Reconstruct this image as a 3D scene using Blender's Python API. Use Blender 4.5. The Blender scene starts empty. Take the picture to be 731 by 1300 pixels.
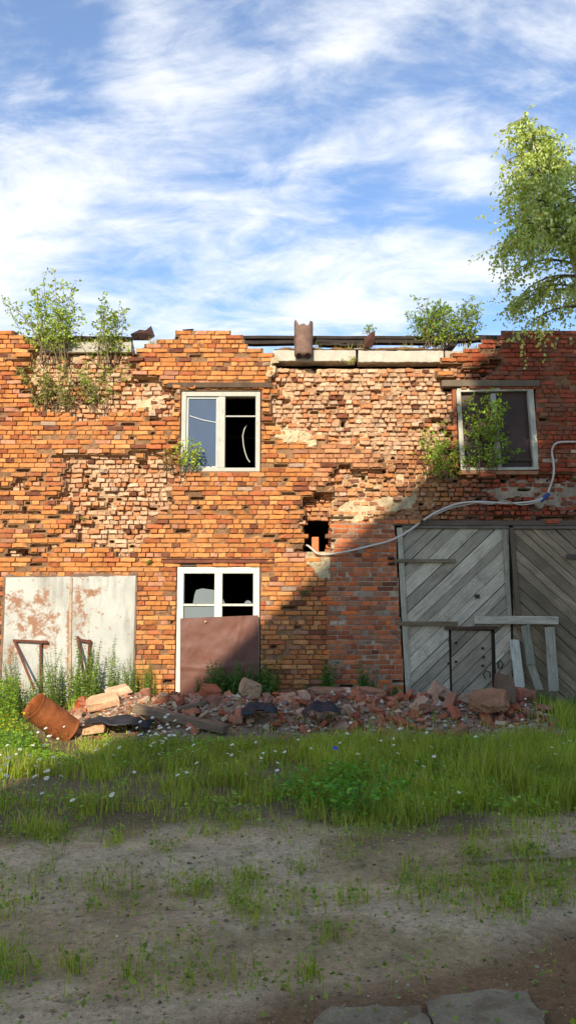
import bpy, math, random
import numpy as np
from mathutils import Vector, Matrix, Euler

# ------------------------------------------------------------------ camera, sky, sun, exposure
SC = bpy.context.scene
COL = SC.collection
PITCH = math.radians(6.7); F = 1020.0; CAMZ = 1.6
cam = bpy.data.cameras.new('camera'); cam_o = bpy.data.objects.new('camera', cam); COL.objects.link(cam_o)
cam.sensor_fit = 'VERTICAL'; cam.sensor_height = 36; cam.lens = 36*F/1300
cam.clip_start = 0.1; cam.clip_end = 3000
cam_o.location = (0, 0, CAMZ); cam_o.rotation_euler = (math.pi/2+PITCH, 0, 0)
SC.camera = cam_o
SC.view_settings.view_transform = 'Standard'; SC.view_settings.look = 'None'
SC.view_settings.gamma = 1; SC.view_settings.use_curve_mapping = False
SC.view_settings.exposure = 0.42
SUN_AZ = math.radians(12); SUN_EL = math.radians(27)       # sun behind the camera, a little to its left
sdir = Vector((math.sin(SUN_AZ)*math.cos(SUN_EL), math.cos(SUN_AZ)*math.cos(SUN_EL), -math.sin(SUN_EL)))
sun = bpy.data.lights.new('sun', 'SUN'); sun.energy = 4.7; sun.angle = math.radians(0.5); sun.color = (1.0, 0.90, 0.69)
sun_o = bpy.data.objects.new('sun', sun); COL.objects.link(sun_o)
sun_o.rotation_euler = sdir.to_track_quat('-Z', 'Y').to_euler()
world = bpy.data.worlds.new('World'); SC.world = world; world.use_nodes = True
def build_world():
    nt = world.node_tree; N = nt.nodes; L = nt.links; N.clear()
    out = N.new('ShaderNodeOutputWorld'); bg = N.new('ShaderNodeBackground'); bg.inputs[1].default_value = 0.128
    sky = N.new('ShaderNodeTexSky'); sky.sky_type = 'NISHITA'; sky.sun_disc = False
    sky.sun_elevation = SUN_EL; sky.sun_rotation = math.pi+SUN_AZ
    sky.air_density = 1.0; sky.dust_density = 0.6; sky.ozone_density = 2.0
    tc = N.new('ShaderNodeTexCoord'); sep = N.new('ShaderNodeSeparateXYZ'); L.new(tc.outputs['Generated'], sep.inputs[0])
    def m(op, a, b=None):
        n = N.new('ShaderNodeMath'); n.operation = op
        for i, v in enumerate((a, b)):
            if v is None: continue
            if isinstance(v, (int, float)): n.inputs[i].default_value = v
            else: L.new(v, n.inputs[i])
        return n.outputs[0]
    z = m('ADD', m('MAXIMUM', sep.outputs[2], 0.0), 0.42)
    u = m('DIVIDE', sep.outputs[0], z); v = m('DIVIDE', sep.outputs[1], z)
    cb = N.new('ShaderNodeCombineXYZ'); L.new(u, cb.inputs[0]); L.new(v, cb.inputs[1])
    def noise(scale, detail, rough, dist, loc, rot, sc):
        mp = N.new('ShaderNodeMapping'); mp.inputs['Location'].default_value = loc
        mp.inputs['Rotation'].default_value = (0, 0, math.radians(rot)); mp.inputs['Scale'].default_value = sc
        L.new(cb.outputs[0], mp.inputs[0])
        n = N.new('ShaderNodeTexNoise'); n.inputs['Scale'].default_value = scale; n.inputs['Detail'].default_value = detail
        n.inputs['Roughness'].default_value = rough; n.inputs['Distortion'].default_value = dist
        L.new(mp.outputs[0], n.inputs[0]); return n.outputs[0]
    def ramp(x, a, b):
        n = N.new('ShaderNodeMapRange'); n.interpolation_type = 'SMOOTHSTEP'
        n.inputs['From Min'].default_value = a; n.inputs['From Max'].default_value = b
        L.new(x, n.inputs['Value']); return n.outputs[0]
    big = noise(2.1, 4, 0.5, 0.6, (3.1, 0.4, 0), 20, (1, 1, 1))
    wisp = noise(3.6, 9, 0.60, 0.8, (0.7, 2.3, 0), -48, (0.65, 1.6, 1))
    fine = noise(11, 8, 0.62, 0.5, (5.2, 1.3, 0), 25, (0.8, 1.5, 1))
    # cloud sheet thickens towards the left of the view and low down
    left = m('MULTIPLY', m('SUBTRACT', 0.10, u), 0.04)
    s = m('ADD', m('ADD', m('MULTIPLY', big, 0.26), m('MULTIPLY', wisp, 0.58)), m('MULTIPLY', fine, 0.32))
    s = m('ADD', s, left)
    s = m('ADD', s, m('MULTIPLY', m('SUBTRACT', v, 1.2), 0.06))
    cover = ramp(s, 0.475, 0.72)
    cover = m('ADD', m('MULTIPLY', cover, 0.86), 0.10)
    cl = N.new('ShaderNodeRGB'); cl.outputs[0].default_value = (6.5, 6.65, 6.85, 1)
    tint = N.new('ShaderNodeMixRGB'); tint.blend_type = 'MULTIPLY'; tint.inputs[0].default_value = 1
    tint.inputs[2].default_value = (0.88, 1.17, 1.42, 1); L.new(sky.outputs[0], tint.inputs[1])
    mx = N.new('ShaderNodeMixRGB'); L.new(cover, mx.inputs[0]); L.new(tint.outputs[0], mx.inputs[1]); L.new(cl.outputs[0], mx.inputs[2])
    L.new(mx.outputs[0], bg.inputs[0]); L.new(bg.outputs[0], out.inputs[0])
build_world()

# ------------------------------------------------------------------ helpers
WY = 12.6                                      # front plane of the wall
rng = np.random.default_rng(7); random.seed(7)
cp, sp_ = math.cos(PITCH), math.sin(PITCH)
def ray(px, py):
    a = (px-365.5)/F; b = (650-py)/F
    return np.array([a, cp-b*sp_, sp_+b*cp])
def W(px, py, Y=WY):                           # measured point of the photo on a vertical plane at distance Y -> world X, Z
    d = ray(px, py); t = Y/d[1]
    return d[0]*t, CAMZ+d[2]*t
def G(px, py, z=0.0):                          # measured point on the ground -> world X, Y
    d = ray(px, py); t = (z-CAMZ)/d[2]
    return d[0]*t, d[1]*t
def P(X, Y, Z):                                # world -> photo pixel (arrays)
    dz = Z-CAMZ
    f = Y*cp+dz*sp_; u = -Y*sp_+dz*cp
    return 365.5+F*X/f, 650-F*u/f
def hash2(ix, iy, s):
    h = (ix.astype(np.int64)*374761393 + iy.astype(np.int64)*668265263 + s*974711) & 0xffffffff
    h = ((h ^ (h >> 13))*1274126177) & 0xffffffff
    return ((h ^ (h >> 16)) & 0xffff)/65535.0
def vnoise(x, y, s=0):
    x = np.asarray(x, float); y = np.asarray(y, float)
    ix = np.floor(x); iy = np.floor(y); fx = x-ix; fy = y-iy
    fx = fx*fx*(3-2*fx); fy = fy*fy*(3-2*fy)
    a = hash2(ix, iy, s); b = hash2(ix+1, iy, s); c = hash2(ix, iy+1, s); d = hash2(ix+1, iy+1, s)
    return (a*(1-fx)+b*fx)*(1-fy)+(c*(1-fx)+d*fx)*fy
def fbm(x, y, s=0, o=4):
    r = 0; a = .5; t = 0
    for i in range(o):
        r = r+a*vnoise(np.asarray(x)*2**i, np.asarray(y)*2**i, s+i*17); t += a; a *= .5
    return r/t
def sstep(a, b, x):
    t = np.clip((x-a)/(b-a), 0, 1); return t*t*(3-2*t)
def inpoly(px, py, poly):
    px = np.asarray(px, float); py = np.asarray(py, float); r = np.zeros(px.shape, bool); n = len(poly)
    for i in range(n):
        x1, y1 = poly[i]; x2, y2 = poly[(i+1) % n]
        if y1 == y2: continue
        c = ((y1 > py) != (y2 > py)) & (px < (x2-x1)*(py-y1)/(y2-y1)+x1)
        r ^= c
    return r
def lin(r, g, b):                              # 8-bit sRGB -> linear
    f = lambda c: ((c/255+.055)/1.055)**2.4 if c > 10 else c/255/12.92
    return np.array([f(r), f(g), f(b)])

class MB:
    def __init__(s): s.v = []; s.n = 0; s.f = []; s.c = []
    def add(s, verts, faces, color=(1, 1, 1), mi=0):
        verts = np.asarray(verts, float).reshape(-1, 3); faces = np.asarray(faces, int)
        col = np.asarray(color, float)
        if col.ndim == 1: col = np.tile(col, (len(verts), 1))
        s.v.append(verts); s.c.append(col); s.f.append((faces+s.n, mi)); s.n += len(verts)
    def box(s, x0, x1, y0, y1, z0, z1, color=(1, 1, 1), mi=0, M=None):
        v = np.array([(x, y, z) for x in (x0, x1) for y in (y0, y1) for z in (z0, z1)], float)
        if M is not None: v = v@np.array(M.to_3x3()).T+np.array(M.translation)
        s.add(v, [(0, 1, 3, 2), (4, 6, 7, 5), (0, 4, 5, 1), (2, 3, 7, 6), (0, 2, 6, 4), (1, 5, 7, 3)], color, mi)
    def bar(s, a, b, w, h, color=(1, 1, 1), mi=0, up=(0, 0, 1)):
        a = Vector(a); b = Vector(b); d = b-a; L = d.length; d.normalize()
        u = Vector(up); sx = d.cross(u)
        if sx.length < 1e-4: sx = d.cross(Vector((1, 0, 0)))
        sx.normalize(); uu = sx.cross(d)
        v = [a+d*t*L+sx*i*w/2+uu*j*h/2 for t in (0, 1) for i in (-1, 1) for j in (-1, 1)]
        s.add(np.array([tuple(q) for q in v]), [(0, 1, 3, 2), (4, 6, 7, 5), (0, 4, 5, 1), (2, 3, 7, 6), (0, 2, 6, 4), (1, 5, 7, 3)], color, mi)
    def tube(s, pts, r, seg=6, color=(1, 1, 1), mi=0, cap=True):
        pts = [Vector(p) for p in pts]; n = len(pts)
        if not hasattr(r, '__len__'): r = [r]*n
        vs = []; pu = None
        for i, p in enumerate(pts):
            d = (pts[min(i+1, n-1)]-pts[max(i-1, 0)]).normalized()
            if pu is None: pu = d.orthogonal().normalized()
            u = (pu-d*pu.dot(d));
            u = u.normalized() if u.length > 1e-5 else d.orthogonal().normalized()
            pu = u; w = d.cross(u)
            for k in range(seg):
                a = 2*math.pi*k/seg; vs.append(tuple(p+(u*math.cos(a)+w*math.sin(a))*r[i]))
        fs = [(i*seg+k, i*seg+(k+1) % seg, (i+1)*seg+(k+1) % seg, (i+1)*seg+k) for i in range(n-1) for k in range(seg)]
        s.add(vs, fs, color, mi)
        if cap:
            m = s.n; s.f.append((np.array([[m-seg+k for k in range(seg)]]), mi))
            s.f.append((np.array([[m-n*seg+k for k in reversed(range(seg))]]), mi))
    def mesh(s, name, smooth=False):
        me = bpy.data.meshes.new(name)
        v = np.concatenate(s.v); c = np.concatenate(s.c)
        me.vertices.add(len(v)); me.vertices.foreach_set('co', v.ravel())
        tot = []; idx = []; mis = []
        for f, mi in s.f:
            if len(f) == 0: continue
            f = np.atleast_2d(f); idx.append(f.ravel()); tot.append(np.full(len(f), f.shape[1])); mis.append(np.full(len(f), mi))
        idx = np.concatenate(idx); tot = np.concatenate(tot); mis = np.concatenate(mis)
        me.loops.add(len(idx)); me.loops.foreach_set('vertex_index', idx.astype(np.int32))
        me.polygons.add(len(tot)); st = np.concatenate([[0], np.cumsum(tot)[:-1]])
        me.polygons.foreach_set('loop_start', st.astype(np.int32)); me.polygons.foreach_set('loop_total', tot.astype(np.int32))
        me.polygons.foreach_set('material_index', mis.astype(np.int32))
        me.polygons.foreach_set('use_smooth', np.full(len(tot), smooth))
        at = me.color_attributes.new('Col', 'FLOAT_COLOR', 'POINT')
        at.data.foreach_set('color', np.concatenate([c, np.ones((len(c), 1))], 1).ravel())
        me.update(calc_edges=True); me.validate()
        return me
    def build(s, name, mats, parent=None, bevel=0, smooth=False, origin=None):
        if origin is not None:
            o3 = np.array(origin, float); s.v = [a-o3 for a in s.v]
        me = s.mesh(name, smooth)
        for m in (mats if isinstance(mats, (list, tuple)) else [mats]): me.materials.append(m)
        o = bpy.data.objects.new(name, me); COL.objects.link(o)
        if origin is not None: o.location = tuple(origin)
        if parent is not None:
            o.parent = parent
            if origin is None: o.location = -world_loc(parent)
            else: o.location = Vector(origin)-world_loc(parent)
        if bevel:
            b = o.modifiers.new('bevel', 'BEVEL'); b.width = bevel; b.segments = 1; b.limit_method = 'ANGLE'
        return o
def world_loc(o):
    l = Vector(o.location); p = o.parent
    while p is not None: l = l+Vector(p.location); p = p.parent
    return l
def tag(o, label=None, cat=None, group=None, kind=None):
    if label: o['label'] = label
    if cat: o['category'] = cat
    if group: o['group'] = group
    if kind: o['kind'] = kind
    return o
def empty(name, loc, label, cat, group=None):
    o = bpy.data.objects.new(name, None); COL.objects.link(o); o.location = loc; o.empty_display_size = .1
    return tag(o, label, cat, group)

# ------------------------------------------------------------------ materials
def mat(name, base=(1, 1, 1), rough=.85, attr=True, n1=(8, .25), n2=(60, .2), bump=.3, bscale=80, metal=0, spec=.3, extra=None, coord='Object'):
    m = bpy.data.materials.new(name); m.use_nodes = True; nt = m.node_tree; N = nt.nodes; L = nt.links
    b = N['Principled BSDF']; b.inputs['Roughness'].default_value = rough; b.inputs['Metallic'].default_value = metal
    b.inputs['Specular IOR Level'].default_value = spec
    tc = N.new('ShaderNodeTexCoord')
    if attr:
        a = N.new('ShaderNodeAttribute'); a.attribute_name = 'Col'; c = a.outputs['Color']
        if tuple(base) != (1, 1, 1):
            q = N.new('ShaderNodeMixRGB'); q.blend_type = 'MULTIPLY'; q.inputs[0].default_value = 1
            q.inputs[2].default_value = (*base, 1); L.new(c, q.inputs[1]); c = q.outputs[0]
    else:
        r = N.new('ShaderNodeRGB'); r.outputs[0].default_value = (*base, 1); c = r.outputs[0]
    for sc, am in (n1, n2):
        if am <= 0: continue
        n = N.new('ShaderNodeTexNoise'); n.inputs['Scale'].default_value = sc; n.inputs['Detail'].default_value = 6; n.inputs['Roughness'].default_value = .65
        L.new(tc.outputs[coord], n.inputs[0])
        mr = N.new('ShaderNodeMapRange'); mr.inputs['From Min'].default_value = .3; mr.inputs['From Max'].default_value = .7
        mr.inputs['To Min'].default_value = 1-am; mr.inputs['To Max'].default_value = 1+am; L.new(n.outputs[0], mr.inputs['Value'])
        mx = N.new('ShaderNodeVectorMath'); mx.operation = 'SCALE'; L.new(c, mx.inputs[0]); L.new(mr.outputs[0], mx.inputs['Scale']); c = mx.outputs[0]
    if extra: c = extra(N, L, tc, c, b)
    L.new(c, b.inputs['Base Color'])
    if bump:
        n = N.new('ShaderNodeTexNoise'); n.inputs['Scale'].default_value = bscale; n.inputs['Detail'].default_value = 8; n.inputs['Roughness'].default_value = .7
        L.new(tc.outputs[coord], n.inputs[0]); bp = N.new('ShaderNodeBump'); bp.inputs['Strength'].default_value = bump; bp.inputs['Distance'].default_value = .01
        L.new(n.outputs[0], bp.inputs['Height']); L.new(bp.outputs[0], b.inputs['Normal'])
    return m
def blot(scale, lo, hi, color, detail=8, stretch=(1, 1, 1), off=(0, 0, 0), amount=1.0, dist=0.0):
    def fn(N, L, tc, c, b):
        mp = N.new('ShaderNodeMapping'); mp.inputs['Scale'].default_value = stretch; mp.inputs['Location'].default_value = off
        L.new(tc.outputs['Object'], mp.inputs[0])
        n = N.new('ShaderNodeTexNoise'); n.inputs['Scale'].default_value = scale; n.inputs['Detail'].default_value = detail
        n.inputs['Roughness'].default_value = .65; n.inputs['Distortion'].default_value = dist; L.new(mp.outputs[0], n.inputs[0])
        mr = N.new('ShaderNodeMapRange'); mr.inputs['From Min'].default_value = lo; mr.inputs['From Max'].default_value = hi; mr.inputs['To Max'].default_value = amount
        L.new(n.outputs[0], mr.inputs['Value'])
        mx = N.new('ShaderNodeMixRGB'); L.new(mr.outputs[0], mx.inputs[0]); L.new(c, mx.inputs[1]); mx.inputs[2].default_value = (*color, 1)
        return mx.outputs[0]
    return fn
def chain(*fs):
    def fn(N, L, tc, c, b):
        for f in fs: c = f(N, L, tc, c, b)
        return c
    return fn
def leafmat(name, trans=.35, rough=.5):
    m = bpy.data.materials.new(name); m.use_nodes = True; nt = m.node_tree; N = nt.nodes; L = nt.links
    b = N['Principled BSDF']; b.inputs['Roughness'].default_value = rough; b.inputs['Specular IOR Level'].default_value = .35
    a = N.new('ShaderNodeAttribute'); a.attribute_name = 'Col'; L.new(a.outputs['Color'], b.inputs['Base Color'])
    t = N.new('ShaderNodeBsdfTranslucent'); h = N.new('ShaderNodeMixRGB'); h.blend_type = 'MULTIPLY'; h.inputs[0].default_value = 1
    h.inputs[2].default_value = (1.25, 1.3, .6, 1); L.new(a.outputs['Color'], h.inputs[1]); L.new(h.outputs[0], t.inputs[0])
    mx = N.new('ShaderNodeMixShader'); mx.inputs[0].default_value = trans
    L.new(b.outputs[0], mx.inputs[1]); L.new(t.outputs[0], mx.inputs[2]); L.new(mx.outputs[0], N['Material Output'].inputs[0])
    return m
M_brick = mat('brick', n1=(14, .22), n2=(90, .28), bump=.5, bscale=110, rough=.92, spec=.15,
              extra=chain(blot(5, .62, .76, tuple(lin(190, 160, 130)), amount=.4), blot(3.1, .58, .76, tuple(lin(78, 58, 48)), amount=.6, off=(3, 1, 2)), blot(1.3, .52, .72, tuple(lin(150, 116, 92)), amount=.35, off=(7, 1, 5), stretch=(1, 1, .5))))
M_mortar = mat('mortar', n1=(10, .3), n2=(120, .35), bump=.9, bscale=150, rough=.95, spec=.1)
M_conc = mat('concrete', n1=(6, .15), n2=(90, .18), bump=.5, bscale=120, rough=.9, extra=blot(4, .55, .75, tuple(lin(120, 108, 92)), amount=.5))
M_wood = mat('weathered_wood', n1=(5, .22), n2=(70, .22), bump=.5, bscale=60, rough=.85)
M_tar = mat('tarred_timber', base=tuple(lin(52, 42, 36)), attr=False, n1=(6, .4), n2=(60, .3), bump=.5, rough=.8)
M_whitepaint = mat('old_white_paint', attr=True, n1=(6, .08), n2=(60, .08), bump=.25, rough=.6,
                   extra=blot(9, .60, .68, tuple(lin(125, 112, 98)), stretch=(3, 3, .7), amount=.85))
M_rust = mat('rusty_steel', n1=(7, .3), n2=(60, .25), bump=.4, bscale=90, rough=.8, spec=.25, extra=blot(6, .56, .68, tuple(lin(92, 48, 30)), amount=.6))
M_browniron = mat('brown_painted_sheet', n1=(2.2, .16), n2=(30, .10), bump=.15, bscale=12, rough=.55, spec=.4, extra=blot(7, .62, .72, tuple(lin(140, 82, 60)), amount=.5))
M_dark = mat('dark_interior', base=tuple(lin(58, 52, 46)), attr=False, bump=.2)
M_bark = mat('bark', n1=(8, .3), n2=(60, .2), bump=.4)
M_leaf = leafmat('leaf'); M_grass = leafmat('grass_blade', .3, .55); M_petal = leafmat('petal', .2, .7)
M_cable = mat('cable_sheath', n1=(20, .08), n2=(80, .05), bump=0, rough=.5)
M_tarp = mat('black_felt', base=tuple(lin(45, 45, 50)), attr=False, bump=.4, bscale=20, rough=.55)
M_stone = mat('rubble_dust', n1=(5, .3), n2=(60, .4), bump=.9, bscale=90, rough=.95, spec=.1)
def glass_mat(name, film, tcol):
    m = bpy.data.materials.new(name); m.use_nodes = True; N = m.node_tree.nodes; L = m.node_tree.links
    b = N['Principled BSDF']; b.inputs['Base Color'].default_value = (*tcol, 1); b.inputs['Roughness'].default_value = .08
    n = N.new('ShaderNodeTexNoise'); n.inputs['Scale'].default_value = 3.5; n.inputs['Detail'].default_value = 7
    tc = N.new('ShaderNodeTexCoord'); L.new(tc.outputs['Object'], n.inputs[0])
    mr = N.new('ShaderNodeMapRange'); mr.inputs['To Min'].default_value = film-.10; mr.inputs['To Max'].default_value = film+.10; L.new(n.outputs[0], mr.inputs['Value'])
    t = N.new('ShaderNodeBsdfTransparent'); mx = N.new('ShaderNodeMixShader')
    L.new(mr.outputs[0], mx.inputs[0]); L.new(t.outputs[0], mx.inputs[1]); L.new(b.outputs[0], mx.inputs[2]); L.new(mx.outputs[0], N['Material Output'].inputs[0])
    return m
M_glass = glass_mat('dusty_sky_glass', .85, tuple(lin(88, 102, 126)))  # dusty film; the sky's reflection is put into its blue-grey base colour
M_glass2 = glass_mat('dusty_glass_low', .85, tuple(lin(128, 136, 138)))

# galvanised white gate sheet with rust
def gate_extra(N, L, tc, c, b):
    c = blot(2.2, .50, .70, tuple(lin(128, 122, 112)), stretch=(1.5, 1, .3), amount=.9)(N, L, tc, c, b)
    # rust: noise shaped by patch centres of the real sheet (world metres)
    n = N.new('ShaderNodeTexNoise'); n.inputs['Scale'].default_value = 11; n.inputs['Detail'].default_value = 9; n.inputs['Roughness'].default_value = .7
    L.new(tc.outputs['Object'], n.inputs[0])
    tot = None
    for (px, py, rx, rz) in ((45, 788, .40, .32), (52, 762, .22, .2), (102, 768, .16, .55), (14, 832, .14, .3), (60, 818, .16, .14), (22, 768, .25, .25), (88, 800, .05, 1.2), (118, 752, .25, .12)):
        x, z = W(px, py)
        mp = N.new('ShaderNodeVectorMath'); mp.operation = 'SUBTRACT'; mp.inputs[1].default_value = (x, 0, z); L.new(tc.outputs['Object'], mp.inputs[0])
        mu = N.new('ShaderNodeVectorMath'); mu.operation = 'MULTIPLY'; mu.inputs[1].default_value = (1/rx, 0, 1/rz); L.new(mp.outputs[0], mu.inputs[0])
        ln = N.new('ShaderNodeVectorMath'); ln.operation = 'LENGTH'; L.new(mu.outputs[0], ln.inputs[0])
        mr = N.new('ShaderNodeMapRange'); mr.inputs['From Min'].default_value = 1.3; mr.inputs['From Max'].default_value = 0; mr.inputs['To Max'].default_value = .22
        L.new(ln.outputs['Value'], mr.inputs['Value'])
        if tot is None: tot = mr.outputs[0]
        else:
            mm = N.new('ShaderNodeMath'); mm.operation = 'MAXIMUM'; L.new(tot, mm.inputs[0]); L.new(mr.outputs[0], mm.inputs[1]); tot = mm.outputs[0]
    ad = N.new('ShaderNodeMath'); L.new(n.outputs[0], ad.inputs[0]); L.new(tot, ad.inputs[1])
    mr = N.new('ShaderNodeMapRange'); mr.inputs['From Min'].default_value = .585; mr.inputs['From Max'].default_value = .70; L.new(ad.outputs[0], mr.inputs['Value'])
    mx = N.new('ShaderNodeMixRGB'); L.new(mr.outputs[0], mx.inputs[0]); L.new(c, mx.inputs[1]); mx.inputs[2].default_value = (*lin(142, 98, 70), 1)
    return mx.outputs[0]
M_gate = mat('whitewashed_steel', base=tuple(lin(176, 173, 166)), attr=False, n1=(1.5, .12), n2=(25, .06), bump=.12, bscale=10, rough=.5, spec=.4, extra=gate_extra)

# ------------------------------------------------------------------ terrain
def gz(x, y):
    x = np.asarray(x, float); y = np.asarray(y, float)
    z = (fbm(x*.6+9, y*.6, 3)-.5)*.10 + (fbm(x*2.6, y*2.6, 5)-.5)*.035
    z = z*sstep(2.0, 5.0, y)*1.0
    z = z + .10*sstep(9.3, 12.2, y)
    z = z - .05*np.exp(-((y-5.0-.1*x)/.35)**2) - .04*np.exp(-((y-3.9-.06*x)/.3)**2) + .03*np.exp(-((y-5.6-.08*x)/.25)**2)
    z = z + .012*(fbm(x*9, y*9, 8, 3)-.5)*sstep(15, 10, y)
    # rubble heap
    hp = np.exp(-((y-11.1-.25*np.sin(x*1.7))/.75)**2)*(.10+.30*fbm(x*1.3+4, y*1.3, 21))
    hp = hp*sstep(-3.3, -2.2, x)*sstep(3.75, 3.1, x)
    return z+hp
def axis(lo, hi, step, far):
    a = list(np.arange(lo, hi, step)); s = step; v = a[-1]; up = []
    while v < far: s *= 1.35; v += s; up.append(v)
    s = step; v = lo; dn = []
    while v > -far: s *= 1.35; v -= s; dn.append(v)
    return np.array(dn[::-1]+a+up)
def build_ground():
    xs = axis(-6, 6, .05, 900); ys = axis(2.4, 13.2, .045, 900)
    X, Y = np.meshgrid(xs, ys); Z = gz(np.clip(X, -14, 14), np.clip(Y, 1, 14))
    px, py = P(X, np.maximum(Y, 1.0), Z)
    n = fbm(X*1.5, Y*1.5, 31); n2 = fbm(X*6, Y*6, 32)
    soil = lin(178, 152, 114)[None, None]*(.7+.6*n2[..., None]); dust = lin(198, 174, 138)[None, None]*(.8+.4*n2[..., None])
    c = soil*(1-sstep(.45, .6, n)[..., None])+dust*sstep(.45, .6, n)[..., None]
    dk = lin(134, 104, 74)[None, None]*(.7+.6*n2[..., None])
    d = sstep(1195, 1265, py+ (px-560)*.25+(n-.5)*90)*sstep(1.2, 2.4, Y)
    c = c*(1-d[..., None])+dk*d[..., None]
    gr = sstep(1075, 1035, py+(n-.5)*60)*.75*sstep(16, 13, Y)
    c = c*(1-gr[..., None])+(lin(82, 74, 50)*1.0)[None, None]*gr[..., None]
    h = sstep(9.6, 10.3, Y)*sstep(-3.2, -2.4, X)*sstep(3.7, 3.2, X)
    c = c*(1-h[..., None])+(lin(150, 122, 104)[None, None]*(.6+.8*n2[..., None]))*h[..., None]
    ny, nx = X.shape; i = np.arange(ny*nx).reshape(ny, nx)
    f = np.stack([i[:-1, :-1], i[:-1, 1:], i[1:, 1:], i[1:, :-1]], -1).reshape(-1, 4)
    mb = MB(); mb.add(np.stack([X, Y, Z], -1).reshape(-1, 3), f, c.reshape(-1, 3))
    M = mat('soil', n1=(28, .22), n2=(170, .45), bump=1.0, bscale=95, rough=.97, spec=.08,
            extra=chain(blot(85, .64, .70, tuple(lin(184, 172, 152)), detail=2, amount=.6), blot(22, .55, .68, tuple(lin(92, 78, 60)), detail=6, amount=.6), blot(5, .5, .66, tuple(lin(104, 98, 62)), detail=8, amount=.35)))
    tag(mb.build('ground', M, smooth=True), kind='structure')
build_ground()

# ------------------------------------------------------------------ building
B = empty('brick_building', (0, WY+.2, 0), 'derelict two-storey orange brick building with crumbling wall face and ragged parapet', 'building')
RH = .0752                                     # course height
# openings: name -> (x left at bottom, x left at top, x right, z0, z1)
def opn(l, r, t, b, lt=None):
    zt = W(0, t)[1]; zb = W(0, b)[1]
    xr = W(r, (t+b)/2)[0]
    return (W(l, b)[0], W(lt if lt is not None else l, t)[0], xr, zb, zt)
x1, z1 = W(3, 735), 0
def rect(l, r, t, b):
    xl = W(l, (t+b)/2)[0]; xr = W(r, (t+b)/2)[0]
    return (xl, xl, xr, W(0, b)[1], W(0, t)[1])
OP = dict(win_up=rect(229, 331, 495, 598), win_right=rect(580, 681, 492, 597), door_win=rect(223, 330, 717, 905),
          metal=rect(3, 171, 731, 905), wood=(W(515, 890)[0], W(501, 665)[0], W(800, 770)[0], -.3, W(0, 665)[1]))
POLY_1 = [
 [(28, 446), (60, 440), (168, 440), (170, 458), (184, 464), (205, 480), (231, 492), (233, 524), (205, 529), (150, 520), (100, 530), (45, 522), (28, 500)],
 [(72, 576), (205, 576), (233, 585), (233, 602), (222, 625), (210, 650), (195, 668), (178, 690), (150, 706), (110, 695), (88, 668), (78, 645), (70, 628), (84, 610), (76, 592)],
 [(334, 536), (338, 500), (345, 480), (345, 455), (570, 455), (563, 478), (579, 495), (580, 572), (483, 572), (440, 560), (400, 556), (370, 546)],
 [(483, 572), (580, 572), (580, 600), (731, 598), (760, 664), (500, 664), (420, 660), (418, 700), (384, 700), (383, 632), (398, 618), (416, 610), (428, 596), (468, 592)],
 [(203, 562), (233, 550), (233, 604), (216, 600)],
 [(575, 462), (632, 462), (630, 478), (575, 484)],
 [(0, 608), (22, 606), (24, 622), (0, 624)],
]
POLY_2 = [
 [(384, 628), (428, 626), (428, 655), (424, 672), (422, 702), (382, 702)],
 [(600, 655), (731, 652), (731, 664), (600, 664)],
 [(98, 617), (116, 615), (116, 628), (98, 630)], [(122, 632), (140, 630), (140, 644), (122, 644)],
 [(18, 697), (42, 695), (42, 707), (18, 707)], [(446, 604), (470, 600), (466, 612), (446, 614)],
]
POLY_3 = [[(386, 660), (419, 660), (419, 699), (386, 699)]]
PLASTER = [[(430, 640), (470, 632), (520, 622), (515, 640), (485, 652), (455, 664), (424, 660)],
           [(608, 622), (650, 606), (700, 612), (760, 608), (760, 652), (690, 640), (640, 632)],
           [(398, 692), (424, 690), (426, 730), (404, 738), (392, 712)], [(338, 540), (400, 556), (398, 568), (350, 560)],
           [(170, 505), (200, 500), (205, 522), (172, 524)], [(340, 452), (372, 450), (350, 474), (338, 474)]]
def depth_at(X, Z, s=0):
    px, py = P(X, WY, Z)
    nx = (fbm(X*2.6+s, Z*2.6, 41)-.5)*34; nz = (fbm(X*2.6, Z*2.6+s, 43)-.5)*26
    qx, qy = px+nx, py+nz
    d = np.zeros(np.shape(X), int)
    for p in POLY_1: d[inpoly(qx, qy, p)] = 1
    for p in POLY_2: d[inpoly(px+nx*.3, py+nz*.3, p)] = 2
    return d, px, py
def hard_hole(px, py):
    r = np.zeros(np.shape(px), bool)
    for p in POLY_3: r |= inpoly(px, py, p)
    return r
TOPX = [-60, 0, 4, 12, 30, 44, 46, 166, 170, 182, 186, 196, 200, 222, 228, 292, 300, 306, 318, 330, 338, 344, 346, 564, 566, 576, 592, 612, 628, 636, 642, 655, 700, 731, 800]
TOPY = [423, 423, 418, 418, 426, 428, 447, 447, 441, 441, 435, 435, 429, 429, 417, 417, 425, 431, 437, 444, 449, 455, 459, 459, 455, 446, 441, 437, 430, 424, 420, 417, 419, 419, 422]
ZT = np.array([W(0, y)[1] for y in TOPY]); XT = np.array([W(x, 430)[0] for x in TOPX])
def topz(X): return np.interp(X, XT, ZT)
def in_open(xa, xb, zc):
    segs = [(xa, xb)]
    for (lb, lt, r, z0, z1) in OP.values():
        if not (z0 < zc < z1): continue
        l = lb+(lt-lb)*(zc-z0)/(z1-z0) if z1 > z0 else lb
        ns = []
        for a, b in segs:
            if b <= l or a >= r: ns.append((a, b)); continue
            if a < l: ns.append((a, l))
            if b > r: ns.append((r, b))
        segs = ns
    return segs
GX0, GX1, GZ0, GZ1, GS = -8.4, 8.4, -.15, 6.3, .025
nxg = int((GX1-GX0)/GS)+1; nzg = int((GZ1-GZ0)/GS)+1
Dmap = np.full((nzg, nxg), 9, int)
gxs = GX0+np.arange(nxg)*GS; gzs = GZ0+np.arange(nzg)*GS

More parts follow.
